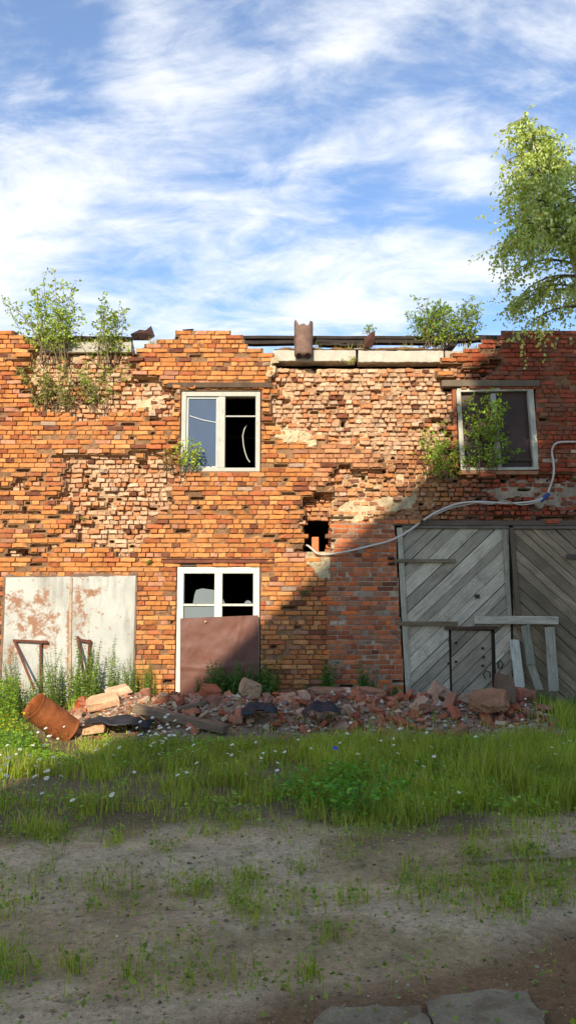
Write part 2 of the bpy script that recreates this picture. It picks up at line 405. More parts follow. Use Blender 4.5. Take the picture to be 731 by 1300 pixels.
GXX, GZZ = np.meshgrid(gxs, gzs); Dgrid = depth_at(GXX, GZZ)[0]
def depth_fast(X, Z):
    i = np.clip(((X-GX0)/GS+.5).astype(int), 0, nxg-1); j = np.clip(((Z-GZ0)/GS+.5).astype(int), 0, nzg-1)
    px, py = P(X, WY, Z); return Dgrid[j, i], px, py
U = np.array([0, .035, .34, .66, .965, 1.]); V = np.array([0, .13, .87, 1.])
def brick_mesh(mb, bricks):
    # bricks: list of (xc, zc, w, h, ycenter_front, color, rough, rot, hangout)
    n = len(bricks); nu, nv = len(U), len(V)
    A = np.array([b[:5] for b in bricks]); C = np.array([b[5] for b in bricks]); R = np.array([b[6] for b in bricks]); ROT = np.array([b[7] for b in bricks])
    uu, vv = np.meshgrid(U, V); uu = uu.ravel(); vv = vv.ravel(); k = len(uu)
    edge = ((uu == 0) | (uu == 1)).astype(float)+((vv == 0) | (vv == 1)).astype(float)
    x = (uu[None]-.5)*A[:, 2:3]; z = (vv[None]-.5)*A[:, 3:4]
    y = edge[None]*(.004+.008*rng.random((n, k))*(.5+R[:, None]))
    y = y+(rng.random((n, k))-.5)*.006*(.5+2*R[:, None])
    x = x+(rng.random((n, k))-.5)*.004*(1+2*R[:, None])*(edge[None] > 0)
    z = z+(rng.random((n, k))-.5)*.004*(1+2*R[:, None])*(edge[None] > 0)
    # broken corners
    br = rng.random(n) < (.10+.35*R)
    cu = rng.integers(0, 2, n); cv = rng.integers(0, 2, n); ext = rng.uniform(.15, .6, n); dep = rng.uniform(.02, .07, n)
    du = np.abs(uu[None]-cu[:, None]); dv = np.abs(vv[None]-cv[:, None])
    fac = np.clip(1-(du/ext[:, None]+dv*.55), 0, 1)
    y = y+fac*dep[:, None]*br[:, None]*1.2
    # slight tilt
    y = y+x*rng.normal(0, .012, (n, 1))*(1+3*R[:, None])+z*rng.normal(0, .03, (n, 1))*(1+2*R[:, None])
    per = [i for i in range(nu)]+[nu*r+nu-1 for r in range(1, nv)]+[nu*(nv-1)+i for i in reversed(range(nu-1))]+[nu*r for r in reversed(range(1, nv-1))]
    per = np.array(per); bx = x[:, per]; bz = z[:, per]; by = np.full(bx.shape, .112)
    x = np.concatenate([x, bx], 1); z = np.concatenate([z, bz], 1); y = np.concatenate([y, by], 1)
    c, s = np.cos(ROT)[:, None], np.sin(ROT)[:, None]
    X = A[:, 0:1]+x*c-z*s; Z = A[:, 1:2]+x*s+z*c; Y = A[:, 4:5]+y
    verts = np.stack([X, Y, Z], -1).reshape(-1, 3); tot = k+len(per)
    fr = [(r*nu+i, r*nu+i+1, (r+1)*nu+i+1, (r+1)*nu+i) for r in range(nv-1) for i in range(nu-1)]
    m = len(per); sd = [(per[(i+1) % m], per[i], k+i, k+(i+1) % m) for i in range(m)]
    f = np.array(fr+sd)[None]+(np.arange(n)*tot)[:, None, None]
    col = np.repeat(C[:, None, :], tot, 1)*(1+.06*rng.standard_normal((n, tot, 1)))
    mb.add(verts, f.reshape(-1, 4), np.clip(col, 0, 1).reshape(-1, 3), 0)

def brick_color(px, py, layer, h):
    base = lin(192, 122, 70) if h < .5 else (lin(200, 136, 84) if h < .75 else (lin(170, 98, 62) if h < .9 else lin(182, 126, 98)))
    v = .70+.50*random.random()
    dull = float(fbm(np.array([px*.012+7]), np.array([py*.02]), 77)[0])
    c = base*v
    if dull > .55: c = c*(1-(dull-.55)*1.2)+lin(150, 100, 78)*(dull-.55)*1.2
    if layer >= 1:
        p = random.random(); pale = lin(194, 152, 120) if p < .55 else (lin(198, 166, 138) if p < .82 else lin(190, 128, 88))
        k = .95 if py < 575 or px < 240 else .30
        c = c*(1-k)+pale*k*(.8+.4*random.random())
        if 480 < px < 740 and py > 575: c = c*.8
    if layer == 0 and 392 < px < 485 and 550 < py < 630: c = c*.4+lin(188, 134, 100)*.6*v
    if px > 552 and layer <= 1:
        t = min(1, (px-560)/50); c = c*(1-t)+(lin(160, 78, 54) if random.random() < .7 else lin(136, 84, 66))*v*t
    if 412 < px < 520 and py > 662:
        c = lin(*random.choice([(184, 102, 66), (192, 114, 76), (168, 92, 62), (158, 108, 82), (202, 106, 58)]))*v
    if random.random() < .05: c = lin(120, 72, 54)*v
    if random.random() < .012: c = lin(180, 150, 128)*v
    if py > 800 and px > 330: c = c*.9
    return np.clip(c, 0.01, .85)

def build_wall():
    mb = MB(); bricks = []
    rows = int(6.2/RH)
    for k in (0, 1, 2, 3):
        for r in range(rows):
            zc = -.12+(r+.5)*RH
            y = .0
            header = (r*7+k*3) % 5 in (1, 3) if k == 0 else True
            w0 = .125 if header else .252
            x = -8.3+(.063 if r % 2 else 0)+(.126 if (r % 4 in (1, 2) and not header) else 0)+k*.04
            while x < 8.3:
                w = w0
                if header and k == 0 and random.random() < .12: w = .252
                if k >= 1: w = random.choice([.09, .115, .125, .125, .14, .19])
                if k == 0 and not header and random.random() < .08: w = .125
                xa, xb = x, x+w; x = xb
                xc = (xa+xb)/2
                if zc+RH*.4 > topz(np.array(xc))+(.02 if k == 0 else -.02): continue
                X = np.array([xc, xc-.30, xc+.30, xc, xc, xc-.15, xc+.15]); Zs = np.array([zc, zc, zc, zc-.11, zc+.11, zc, zc])
                d, px, py = depth_fast(X+random.gauss(0, .05), Zs+random.gauss(0, .03)); px = px*1.0; px[0], py[0] = P(xc, WY, zc)
                if hard_hole(px[:1], py[:1])[0]: continue
                d0 = d[0]; h = random.random()
                # single missing bricks
                if k == 0 and d0 == 0:
                    p = .012
                    if px[0] < 80 and 585 < py[0] < 720: p = .16
                    elif 215 < px[0] < 390 and 598 < py[0] < 712: p = .07
                    elif 335 < px[0] < 415 and py[0] > 740: p = .045
                    elif 565 < px[0] < 640 and py[0] < 470: p = .10
                    elif 80 < px[0] < 230 and 520 < py[0] < 575: p = .03
                    elif py[0] > 862: p = .15
                    elif 412 < px[0] < 515 and py[0] > 662: p = 0
                    if h < p: continue
                if k == 1 and d0 >= 1 and h < .05: continue
                if d0 > k: continue
                if k > 0 and d0 < k and d.max() < k and zc < topz(np.array(xc))-.3 and px[0] > -40 and px[0] < 780:
                    if d0 == 0 and k == 1: pass     # behind single missing bricks
                    elif k >= 2: continue
                if k > 0 and (px[0] < -60 or px[0] > 800): continue
                near_hole = (370 < px[0] < 435 and 640 < py[0] < 712)
                if k == 3 and not (d.max() >= 2 or near_hole): continue
                if k == 2 and not (d.max() >= 1 or near_hole): continue
                for (a, b) in in_open(xa, xb, zc):
                    if b-a < .035: continue
                    gap = (.010+.004*random.random()) if k == 0 else random.uniform(.011, .024)
                    rough = .12+.25*random.random() if k == 0 else .5+.5*random.random()
                    if k == 0 and d.max() > 0: rough = .6
                    if k == 0 and 565 < px[0] and py[0] < 665: rough = .6
                    out = -abs(random.gauss(0, .006)) if k == 0 else random.gauss(0, .026)-.010
                    # loose bricks at the lip of an eroded field lean out a little
                    if k == 0 and d.max() > 0: out -= random.random()*.025
                    if k == 0 and random.random() < .07: out += random.uniform(.02, .05)
                    if px[0] > 412 and px[0] < 520 and py[0] > 662: out *= .3; rough *= .6
                    rot = random.gauss(0, .006 if k == 0 else .035)
                    hh = RH-min(gap, .017)*(1.0 if k == 0 else 1.05)
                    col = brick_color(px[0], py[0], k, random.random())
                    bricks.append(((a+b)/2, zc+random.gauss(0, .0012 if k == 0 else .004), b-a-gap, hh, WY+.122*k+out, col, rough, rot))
                    i0 = max(0, int((a-.006-GX0)/GS)); i1 = int((b+.006-GX0)/GS)+1
                    j0 = max(0, int((zc-RH/2-GZ0)/GS)); j1 = int((zc+RH/2-GZ0)/GS)+1
                    s = Dmap[j0:j1+1, i0:i1+1]; np.minimum(s, k, out=s)
    brick_mesh(mb, bricks)
    # mortar bed: relief following the bricks
    X, Z = np.meshgrid(gxs, gzs)
    px, py = P(X, WY, Z)
    painted = Dmap < 9
    D = np.where(painted, Dmap, 3).astype(float)
    rec = .019+.010*(fbm(X*18, Z*18, 51)-.5)
    er = (D >= 1)
    rec = np.where(er, .034+.075*(fbm(X*7, Z*9, 52)-.47)+.035*(fbm(X*25, Z*25, 57)-.5), rec)
    pil = (px > 416) & (px < 516) & (py > 664)
    rec = np.where(pil & (D < 1), .005+.010*(fbm(X*12, Z*12, 53)-.5), rec)
    qx = px+(fbm(X*3, Z*3, 54)-.5)*36; qy = py+(fbm(X*3+5, Z*3, 55)-.5)*24
    pl = np.zeros(X.shape, bool)
    for p in PLASTER: pl |= inpoly(qx, qy, p)
    rec = np.where(pl, -.016+.03*(fbm(X*9, Z*9, 56)-.5), rec)
    patch = fbm(X*4.2, Z*4.2, 59); pk = (patch > .66) & (D < 1) & ~pil
    rec = np.where(pk, rec-.012, rec)
    Yg = WY+.122*D+rec+.006*rng.random(X.shape)
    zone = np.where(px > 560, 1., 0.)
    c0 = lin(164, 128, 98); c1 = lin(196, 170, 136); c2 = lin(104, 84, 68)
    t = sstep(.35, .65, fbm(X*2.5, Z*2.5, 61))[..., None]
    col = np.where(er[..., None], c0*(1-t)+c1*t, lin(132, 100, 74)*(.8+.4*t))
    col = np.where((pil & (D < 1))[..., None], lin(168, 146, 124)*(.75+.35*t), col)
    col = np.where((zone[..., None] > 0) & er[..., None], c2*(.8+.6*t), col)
    col = np.where(pl[..., None], np.where(px[..., None] > 560, lin(160, 142, 122), lin(196, 174, 140))*(.85+.25*t), col)
    keep = painted | (Z < topz(X)-.08)
    for (lb, lt, r, z0, z1_) in OP.values():
        l = lb+(lt-lb)*np.clip((Z-z0)/(z1_-z0), 0, 1)
        keep &= ~((X > l+.01) & (X < r-.01) & (Z > z0+.01) & (Z < z1_-.01))
    hh = hard_hole(px, py); keep &= ~hh
    idx = np.arange(nzg*nxg).reshape(nzg, nxg)
    kq = keep[:-1, :-1] & keep[1:, :-1] & keep[:-1, 1:] & keep[1:, 1:]
    f = np.stack([idx[:-1, :-1], idx[:-1, 1:], idx[1:, 1:], idx[1:, :-1]], -1)[kq]
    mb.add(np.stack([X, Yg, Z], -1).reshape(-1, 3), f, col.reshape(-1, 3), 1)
    # core of the wall behind the relief, with its openings and side faces
    cy0, cy1 = WY+.45, WY+.62
    zs = sorted(set([-.3, 5.55]+[v for o in OP.values() for v in (o[3], o[4]) if -.3 < v < 5.55]))
    hx0, hz1 = W(386, 655); hx1, hz0 = W(419, 699); zs = sorted(set(zs+[hz0, hz1]))
    for a, b in zip(zs[:-1], zs[1:]):
        zc = (a+b)/2; segs = in_open(-8.4, 8.4, zc)
        if hz0 < zc < hz1:
            ns = []
            for s0, s1 in segs:
                if s0 < hx0 and s1 > hx1: ns += [(s0, hx0), (hx1, s1)]
                else: ns.append((s0, s1))
            segs = ns
        for s0, s1 in segs: mb.box(s0, s1, cy0, cy1, a, b-.002, lin(110, 84, 68), 1)
    # reveals of the openings (brick sides running back to the core)
    for key, (lb, lt, r, z0, z1_) in OP.items():
        for (xb, xt, sgn) in ((lb, lt, -1), (r, r, 1)):
            w = .05*sgn
            v = np.array([(xb, WY+.03, z0), (xt, WY+.03, z1_), (xt, cy1-.01, z1_), (xb, cy1-.01, z0), (xb+w, WY+.05, z0), (xt+w, WY+.05, z1_), (xt+w, cy1-.01, z1_), (xb+w, cy1-.01, z0)])
            v[:, 0] += .004*sgn
            mb.add(v, [(0, 1, 2, 3), (4, 7, 6, 5), (0, 4, 5, 1), (3, 2, 6, 7)], lin(150, 88, 60), 0)
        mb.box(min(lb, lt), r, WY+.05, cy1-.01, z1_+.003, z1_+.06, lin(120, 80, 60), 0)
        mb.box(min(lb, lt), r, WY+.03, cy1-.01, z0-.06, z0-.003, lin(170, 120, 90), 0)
    o = mb.build('wall', [M_brick, M_mortar], B)
    return o
build_wall()

def part(mb, name, m, parent=B, bevel=0, smooth=False): return mb.build(name, m, parent, bevel, smooth)
# interior: floors, back and side walls, roof deck
def interior():
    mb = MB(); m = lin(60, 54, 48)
    mb.box(-8.4, 8.4, 19.0, 19.2, -.3, 5.6, m); mb.box(-8.6, -8.4, WY+.3, 19.2, -.3, 5.6, m); mb.box(8.4, 8.6, WY+.3, 19.2, -.3, 5.6, m)
    part(mb, 'rear_wall', M_dark)
    mb = MB(); mb.box(-8.39, 8.39, WY+.63, 18.99, 2.95, 3.15, m); part(mb, 'floor_slab', M_dark)
    mb = MB(); mb.box(-8.6, 8.6, WY+.50, 19.2, 5.62, 5.74, m); part(mb, 'roof_deck', M_tar)
    mb = MB(); mb.box(-8.39, 8.39, WY+.63, 18.99, .02, .06, m); part(mb, 'ground_floor', M_dark)
interior()
# concrete beams at the top of the wall
def beams():
    for (a, b, t, bt, c, yo) in ((346, 452, 443, 457, (186, 178, 164), .06), (455, 564, 443.5, 458, (188, 180, 166), .064), (46, 166, 433, 446, (172, 164, 150), .05), (566, 592, 443, 460, (176, 160, 142), .1)):
        xa, zt = W(a, t); xb, zb = W(b, bt); mb = MB()
        n = 24; xs = np.linspace(xa, xb, n); v = []
        for i, x in enumerate(xs):
            for (y, z) in ((0, 0), (0, 1), (1, 1), (1, 0)):
                zz = zb+(zt-zb)*z+(rng.normal(0, .004) if z else rng.normal(0, .003))
                v.append((x, WY+yo+.28*y+rng.normal(0, .003), zz))
        f = [(4*i+k, 4*i+4+k, 4*i+4+(k+1) % 4, 4*i+(k+1) % 4) for i in range(n-1) for k in range(4)]+[(0, 1, 2, 3), (4*n-1, 4*n-2, 4*n-3, 4*n-4)]
        mb.add(v, [tuple(q) for q in f], lin(*c)); part(mb, 'concrete_beam', M_conc, bevel=.006)
beams()
def roof():
    for (a, b, y0, y1, dep, ya) in ((300, 640, 428, 431.5, .42, 430), (296, 560, 433, 437, .36, 436), (404, 470, 437.5, 440, .2, 0), (14, 168, 429, 433.5, .4, 0), (-60, 4, 430, 434, .5, 0), (573, 640, 429, 434, .3, 0)):
        Y = WY+dep; xa, zt = W(a, y0, Y); xb, zb = W(b, y1, Y); mb = MB()
        n = 10
        pts = [(xa+(xb-xa)*i/n, Y, (zt+zb)/2+rng.normal(0, .008)) for i in range(n+1)]
        for p, q in zip(pts[:-1], pts[1:]): mb.bar(p, q, .14, zt-zb)
        part(mb, 'roof_timber', M_tar)
    # rafter tails
    for a, w in ((447, 5), (300, 6), (573, 9), (40, 5), (110, 12), (143, 7)):
        x, z = W(a, 437, WY+.2); mb = MB(); mb.bar((x, WY+.12, z-.02), (x+.02, WY+1.6, z+.10), w/81., .07); part(mb, 'rafter', M_tar)
    # soil and moss on the wall head
    mb = MB(); xs = np.linspace(-8.2, 8.2, 330); ys = np.linspace(0, 1, 7); X, T = np.meshgrid(xs, ys)
    tz = np.minimum(topz(X), 5.93); b0 = np.where((X > W(344, 440)[0]) & (X < W(566, 440)[0]), W(0, 440)[1], np.where((X > W(45, 440)[0]) & (X < W(167, 440)[0]), W(0, 432)[1], tz-.06))
    Z = b0-.03+np.sin(T*math.pi)*(.02+.13*fbm(X*5, T*2, 91))
    Z = np.where((X > W(565, 440)[0]) | (X < W(44, 440)[0]) | ((X > W(166, 440)[0]) & (X < W(346, 440)[0])), np.minimum(Z, b0-.03), Z)
    i = np.arange(X.size).reshape(X.shape); f = np.stack([i[:-1, :-1], i[:-1, 1:], i[1:, 1:], i[1:, :-1]], -1).reshape(-1, 4)
    mb.add(np.stack([X, WY+.06+.45*T, Z], -1).reshape(-1, 3), f, lin(128, 94, 60)[None]*(.6+.8*rng.random((X.size, 1))))
    part(mb, 'wall_head_soil', M_stone, smooth=True)
roof()
# lintels
def lintel(a, b, t, bt, m, col, yo, name='lintel', depth=.2):
    xa, zt = W(a, t); xb, zb = W(b, bt); mb = MB(); mb.box(xa, xb, WY+yo, WY+yo+depth, zb, zt, lin(*col)); return part(mb, name, m, bevel=.006)
lintel(213, 346, 486, 492.5, M_conc, (88, 70, 56), -.03)
lintel(560, 684, 483, 491, M_wood, (112, 98, 84), -.03)
lintel(498, 731+70, 661, 667, M_wood, (96, 84, 72), .0)
def channel():
    xa, zt = W(205, 709); xb, zb = W(348, 714.5); mb = MB()
    mb.box(xa, xb, WY-.03, WY+.15, zt-.008, zt, lin(120, 70, 52)); mb.box(xa, xb, WY-.012, WY+.0, zb+.009, zt-.009, lin(112, 66, 50)); mb.box(xa, xb, WY-.03, WY+.15, zb, zb+.008, lin(120, 70, 52))
    part(mb, 'lintel', M_rust)
    xa, zt = W(226, 714.6); xb, zb = W(330, 718.5); mb = MB(); mb.box(xa, xb, WY+.03, WY+.2, zb, zt, lin(100, 84, 70)); part(mb, 'lintel', M_wood)
channel()

# ---- windows
def frame_boxes(mb, x0, x1, z0, z1, w, y0, y1, col):
    mb.box(x0, x0+w, y0, y1, z0, z1, col); mb.box(x1-w, x1, y0, y1, z0, z1, col)
    mb.box(x0+w, x1-w, y0+.002, y1-.002, z1-w, z1, col); mb.box(x0+w, x1-w, y0+.002, y1-.002, z0, z0+w*.8, col)
def sheet(mb, quad, y, amp, col, s, th=.003, n=26):
    # crumpled metal sheet over a quad given as (x,z) corners bl, br, tr, tl
    (a, b, c, d) = [np.array(q, float) for q in quad]
    u = np.linspace(0, 1, n)[None, :, None]; v = np.linspace(0, 1, n)[:, None, None]
    p = (a*(1-u)+b*u)*(1-v)+(d*(1-u)+c*u)*v
    uu = np.broadcast_to(u[..., 0], (n, n)); vv = np.broadcast_to(v[..., 0], (n, n))
    yy = y-amp*(fbm(uu*3+s, vv*3, 71)-.5)*2-amp*.5*(fbm(uu*9+s, vv*9, 72)-.5)
    yy = yy-amp*.35*np.exp(-((vv-.46-.02*np.sin(uu*5+s))/.018)**2)-amp*.25*np.exp(-((uu-vv*.3-.5)/.02)**2)*(vv > .4)+amp*.6*sstep(.93, 1, uu)*np.sin(vv*9+s)
    i = np.arange(n*n).reshape(n, n); f = np.stack([i[:-1, :-1], i[:-1, 1:], i[1:, 1:], i[1:, :-1]], -1).reshape(-1, 4)
    V3 = np.stack([p[..., 0], yy, p[..., 1]], -1).reshape(-1, 3)
    mb.add(V3, f, lin(*col)); mb.add(V3+np.array([0, th, 0]), f[:, ::-1], lin(*col))
def windows():
    # upper left window
    x0, _, x1, z0, z1 = OP['win_up']; wp = empty_part('window', ((x0+x1)/2, WY+.06, z0), B)
    g = lin(178, 174, 164); mb = MB()
    frame_boxes(mb, x0+.01, x1-.01, z0, z1-.02, .075, WY+.03, WY+.17, g)
    xm = W(281, 550)[0]; mb.box(xm-.055, xm+.055, WY+.034, WY+.165, z0+.06, z1-.1, g)
    mb.build('frame', M_whitepaint, wp, .005)
    # left casement, narrow stiles
    mb = MB(); a, b = x0+.087, xm-.057; frame_boxes(mb, a, b, z0+.062, z1-.097, .035, WY+.06, WY+.10, lin(176, 178, 176)); mb.build('casement', M_whitepaint, wp, .003)
    mb = MB(); mb.box(a+.036, b-.036, WY+.078, WY+.082, z0+.09, z1-.133, (1, 1, 1)); mb.build('pane', M_glass, wp)
    mb = MB(); (xa, za), (xb, zb_) = W(241, 528, WY+.07), W(275, 536.5, WY+.07); mb.tube([(xa, WY+.07, za), ((xa+xb)/2, WY+.068, (za+zb_)/2-.015), (xb, WY+.07, zb_)], .008, 6, lin(196, 198, 200)); mb.build('pane_streak', M_cable, wp)  # thin pale tube along the white streak across the left pane
    # right: empty light with glazing bar and hanging wire
    mb = MB(); a, b = xm+.057, x1-.087; zb = W(0, 527)[1]; mb.box(a, b, WY+.075, WY+.10, zb-.012, zb+.012, lin(176, 172, 164)); mb.build('glazing_bar', M_whitepaint, wp, .003)
    pts = [W(px, py, WY+.3) for px, py in ((313, 540), (310, 545), (308, 553), (309, 565), (311, 574), (314, 582), (317, 586))]
    mb = MB(); mb.tube([(x, WY+.3+.01*i, z) for i, (x, z) in enumerate(pts)], .009, 6, lin(190, 186, 176)); mb.build('hanging_wire', M_cable, wp)
    # upper right window: sheet-metal blinds, grey frame out of square
    x0, _, x1, z0, z1 = OP['win_right']; wp = empty_part('window', ((x0+x1)/2, WY+.06, z0), B)
    g = lin(186, 180, 166); mb = MB()
    q = lambda px, py: W(px, py, WY+.05)
    def stile(pt, pb, w):
        (xt, zt), (xb, zb) = q(*pt), q(*pb); mb.bar((xb, WY+.06, zb), (xt, WY+.06, zt), w, .09, g, up=(0, 1, 0))
    stile((581, 496), (587, 597), .07); stile((625, 500), (633, 594), .075); stile((672, 494), (680, 596), .09)
    (xa, za), (xb, zb) = q(579, 496), q(676, 494); mb.bar((xa, WY+.058, za), (xb, WY+.058, zb), .08, .06, g, up=(0, 0, 1))
    (xa, za), (xb, zb) = q(585, 596), q(682, 595); mb.bar((xa, WY+.058, za), (xb, WY+.058, zb), .08, .045, g, up=(0, 0, 1))
    mb.build('frame', M_wood, wp, .004)
    for l, r, s in ((583, 628, 1), (629, 678, 5)):
        mb = MB(); sheet(mb, (q(l+5, 594), q(r+6, 594), q(r, 497), q(l, 497)), WY+.10, .012, (74, 54, 48), s); mb.build('metal_sheet', M_browniron, wp, smooth=True)
    mb = MB(); (xa, za), (xb, zb) = q(588, 584), q(678, 584); mb.bar((xa, WY+.07, za), (xb, WY+.07, zb), .03, .025, lin(84, 72, 62)); mb.build('crossbar', M_wood, wp)
    # lower window: white frame, broken glass, sheet of brown iron over the lower half
    x0, _, x1, z0, z1 = OP['door_win']; wp = empty_part('window', ((x0+x1)/2, WY+.06, .1), B); z0 = .05
    g = lin(212, 208, 194); mb = MB()
    frame_boxes(mb, x0+.01, x1-.01, z0, z1-.035, .10, WY+.02, WY+.16, g)
    xm = W(277, 760)[0]; mb.box(xm-.06, xm+.06, WY+.024, WY+.155, z0+.09, z1-.13, g)
    mb.build('frame', M_whitepaint, wp, .005)
    zt = W(0, 768)[1]
    for a, b in ((x0+.11, xm-.06), (xm+.06, x1-.11)):
        mb = MB(); mb.box(a, b, WY+.04, WY+.09, zt-.018, zt+.018, lin(206, 200, 184)); mb.build('glazing_bar', M_whitepaint, wp, .003)
    def poly_pane(pts, m=M_glass2):
        mb = MB(); n = len(pts); v = [(x, WY+.062, z) for x, z in pts]+[(x, WY+.066, z) for x, z in pts]
        mb.add(v, np.array([list(range(n))]), (1, 1, 1)); mb.f.append((np.array([[2*n-1-i for i in range(n)]])+0, 0))
        mb.f.append((np.array([(i, i+n, (i+1) % n+n, (i+1) % n) for i in range(n)]), 0)); mb.build('pane', m, wp)
    A = lambda px, py: W(px, py, WY+.06)
    poly_pane([A(245, 766), A(247, 755), A(249, 749), A(257, 747), A(272, 749), A(273, 766)])
    poly_pane([A(232, 800), A(232, 770), A(273, 770), A(273, 800)])
    poly_pane([A(281, 766), A(281, 762), A(284, 761), A(284.5, 764), A(286, 766)])
    poly_pane([A(310, 766), A(312, 763), A(315, 762), A(319, 764), A(319, 766)])
    mb = MB(); q = lambda px, py: W(px, py, WY-.02)
    sheet(mb, (q(228.5, 900), q(329.5, 900), q(328, 781), q(229, 785)), WY-.014, .03, (108, 68, 56), 3, n=48)
    o = mb.build('metal_sheet', M_browniron, wp, smooth=True)
    x, z = q(261, 789); mb = MB(); mb.tube([(x, WY-.05, z), (x, WY-.035, z)], .014, 10, lin(200, 180, 120)); mb.build('washer', M_rust, wp)
def empty_part(name, loc, parent):
    o = bpy.data.objects.new(name, None); COL.objects.link(o); o.parent = parent; o.location = Vector(loc)-world_loc(parent); o.empty_display_size = .1
    return o
windows()

# ---- left steel gate
def metal_gate():
    x0, _, x1, z0, z1 = OP['metal']; gp = empty_part('steel_gate', ((x0+x1)/2, WY+.05, .1), B)
    gp['label'] = 'white rusty steel double gate in the brick wall'
    q = lambda px, py: W(px, py, WY+.01)
    for (a, b, c, d, s) in (((1, 905), (88.5, 905), (90.5, 732), (8, 733), 2), ((89.5, 905), (168, 905), (173, 731), (91.5, 732), 8)):
        mb = MB(); sheet(mb, (q(*a), q(*b), q(*c), q(*d)), WY-.005, .010, (255, 255, 255), s, n=30); mb.build('gate_leaf', M_gate, gp, smooth=True)
    mb = MB(); g = lin(120, 96, 80)
    for (a, b) in (((0, 900), (7, 733)), ((169.5, 900), (174, 733)), ((5, 731), (175, 730))):
        (xa, za), (xb, zb) = q(*a), q(*b); mb.bar((xa, WY+.01, za), (xb, WY+.01, zb), .03, .05, g, up=(0, 1, 0) if a[0] != 5 else (0, 0, 1))
    mb.build('frame', M_rust, gp)
    (xa, za), (xb, zb) = q(89, 900), q(91, 733); mb = MB(); mb.bar((xa, WY-.022, za), (xb, WY-.022, zb), .04, .006, lin(176, 150, 128), up=(0, 1, 0)); mb.build('cover_strip', M_rust, gp)
    # two triangular angle-iron brackets standing off the leaves
    def bracket(pts, yoff, col, w=.035):
        mb = MB()
        for (p, y0), (r, y1) in pts:
            x0, z0 = W(p[0], p[1], WY-y0); x1, z1 = W(r[0], r[1], WY-y1); mb.bar((x0, WY-y0, z0), (x1, WY-y1, z1), w, w*.5, col, up=(0, 1, 0))
            mb.bar((x0, WY-y0+.012, z0), (x1, WY-y1+.012, z1), w*.4, w, col, up=(0, 1, 0))
        mb.build('bracket', M_rust, gp)
    bracket([(((17, 813), .06), ((61, 815), .06)), (((19, 814), .06), ((44, 875), .30)), (((52, 816), .05), ((52, 880), .05))], .1, lin(104, 58, 42))
    bracket([(((99, 808), .05), ((110, 878), .30)), (((114, 812), .05), ((112, 880), .05)), (((100, 812), .06), ((116, 815), .06))], .1, lin(96, 52, 40), .04)
metal_gate()

# ---- right wooden gate
def clip_half(poly, nx, nz, d):
    out = []
    for i in range(len(poly)):
        a = poly[i]; b = poly[(i+1) % len(poly)]; da = a[0]*nx+a[1]*nz-d; db = b[0]*nx+b[1]*nz-d
        if da <= 0: out.append(a)
        if (da < 0 < db) or (db < 0 < da):
            t = da/(da-db); out.append((a[0]+(b[0]-a[0])*t, a[1]+(b[1]-a[1])*t))
    return out
def prism(mb, poly, y0, y1, col):
    n = len(poly); v = [(x, y0, z) for x, z in poly]+[(x, y1, z) for x, z in poly]
    mb.add(v, np.array([list(range(n))]), col); mb.f.append((np.array([[mb.n-1-i for i in range(n)]]), 0))
    mb.f.append((np.array([(i, i+n, (i+1) % n+n, (i+1) % n) for i in range(n)])+mb.n-2*n, 0))
def plank_field(mb, quad, ang, width, y0, col0, seed, holes=None):
    r = random.Random(seed); nx, nz = -math.sin(ang), math.cos(ang)
    ds = [p[0]*nx+p[1]*nz for p in quad]; d = min(ds)-r.random()*width
    while d < max(ds):
        w = width*r.uniform(.7, 1.35); pl = clip_half(quad, nx, nz, d+w-r.uniform(.004, .013)); pl = clip_half(pl, -nx, -nz, -(d+.002))
        polys = [pl]
        if holes and len(pl) > 2:
            hx0, hx1, hz1 = holes; polys = []
            polys.append(clip_half(pl, 1, 0, hx0)); polys.append(clip_half(pl, -1, 0, -hx1))
            mid = clip_half(clip_half(pl, -1, 0, -hx0), 1, 0, hx1)
            if len(mid) > 2: polys.append(clip_half(mid, 0, -1, -hz1))
        k = r.uniform(.60, 1.12); t = r.random(); c = col0*k*np.array([1.0+.03*t, 1, 1.0-.03*t])
        off = r.uniform(-.006, .006)
        for p in polys:
            if len(p) > 2: prism(mb, p, y0+off, y0+off+.028, c)
        d += w
def wood_mat():
    def ex(N, L, tc, c, b):
        # grain along the plank direction (object space, rotated)
        for ang in (GR,):
            m0 = N.new('ShaderNodeMapping'); m0.inputs['Rotation'].default_value = (0, ang, 0); L.new(tc.outputs['Object'], m0.inputs[0])
            mp = N.new('ShaderNodeMapping'); mp.inputs['Scale'].default_value = (1.2, 1, 26); L.new(m0.outputs[0], mp.inputs[0]); n = N.new('ShaderNodeTexNoise'); n.inputs['Scale'].default_value = 2.2; n.inputs['Detail'].default_value = 8; n.inputs['Roughness'].default_value = .7
            L.new(mp.outputs[0], n.inputs[0]); mr = N.new('ShaderNodeMapRange'); mr.inputs['From Min'].default_value = .3; mr.inputs['From Max'].default_value = .7; mr.inputs['To Min'].default_value = .5; mr.inputs['To Max'].default_value = 1.3
            L.new(n.outputs[0], mr.inputs['Value']); s = N.new('ShaderNodeVectorMath'); s.operation = 'SCALE'; L.new(c, s.inputs[0]); L.new(mr.outputs[0], s.inputs['Scale']); c = s.outputs[0]
        return blot(3.5, .58, .72, tuple(lin(92, 88, 66)), amount=.55)(N, L, tc, c, b)
    return ex
GR = math.radians(43); M_plankL = mat('grey_planks_rising', n1=(2.5, .2), n2=(50, .15), bump=.4, bscale=60, rough=.85, extra=wood_mat())
GR = math.radians(-43); M_plankR = mat('grey_planks_falling', n1=(2.5, .2), n2=(50, .15), bump=.4, bscale=60, rough=.85, extra=wood_mat())
GR = math.radians(90); M_plankV = mat('grey_upright_boards', n1=(2.5, .2), n2=(50, .15), bump=.4, bscale=60, rough=.85, extra=wood_mat())
GR = 0; M_plankH = mat('grey_level_boards', n1=(2.5, .2), n2=(50, .15), bump=.4, bscale=60, rough=.85, extra=wood_mat())
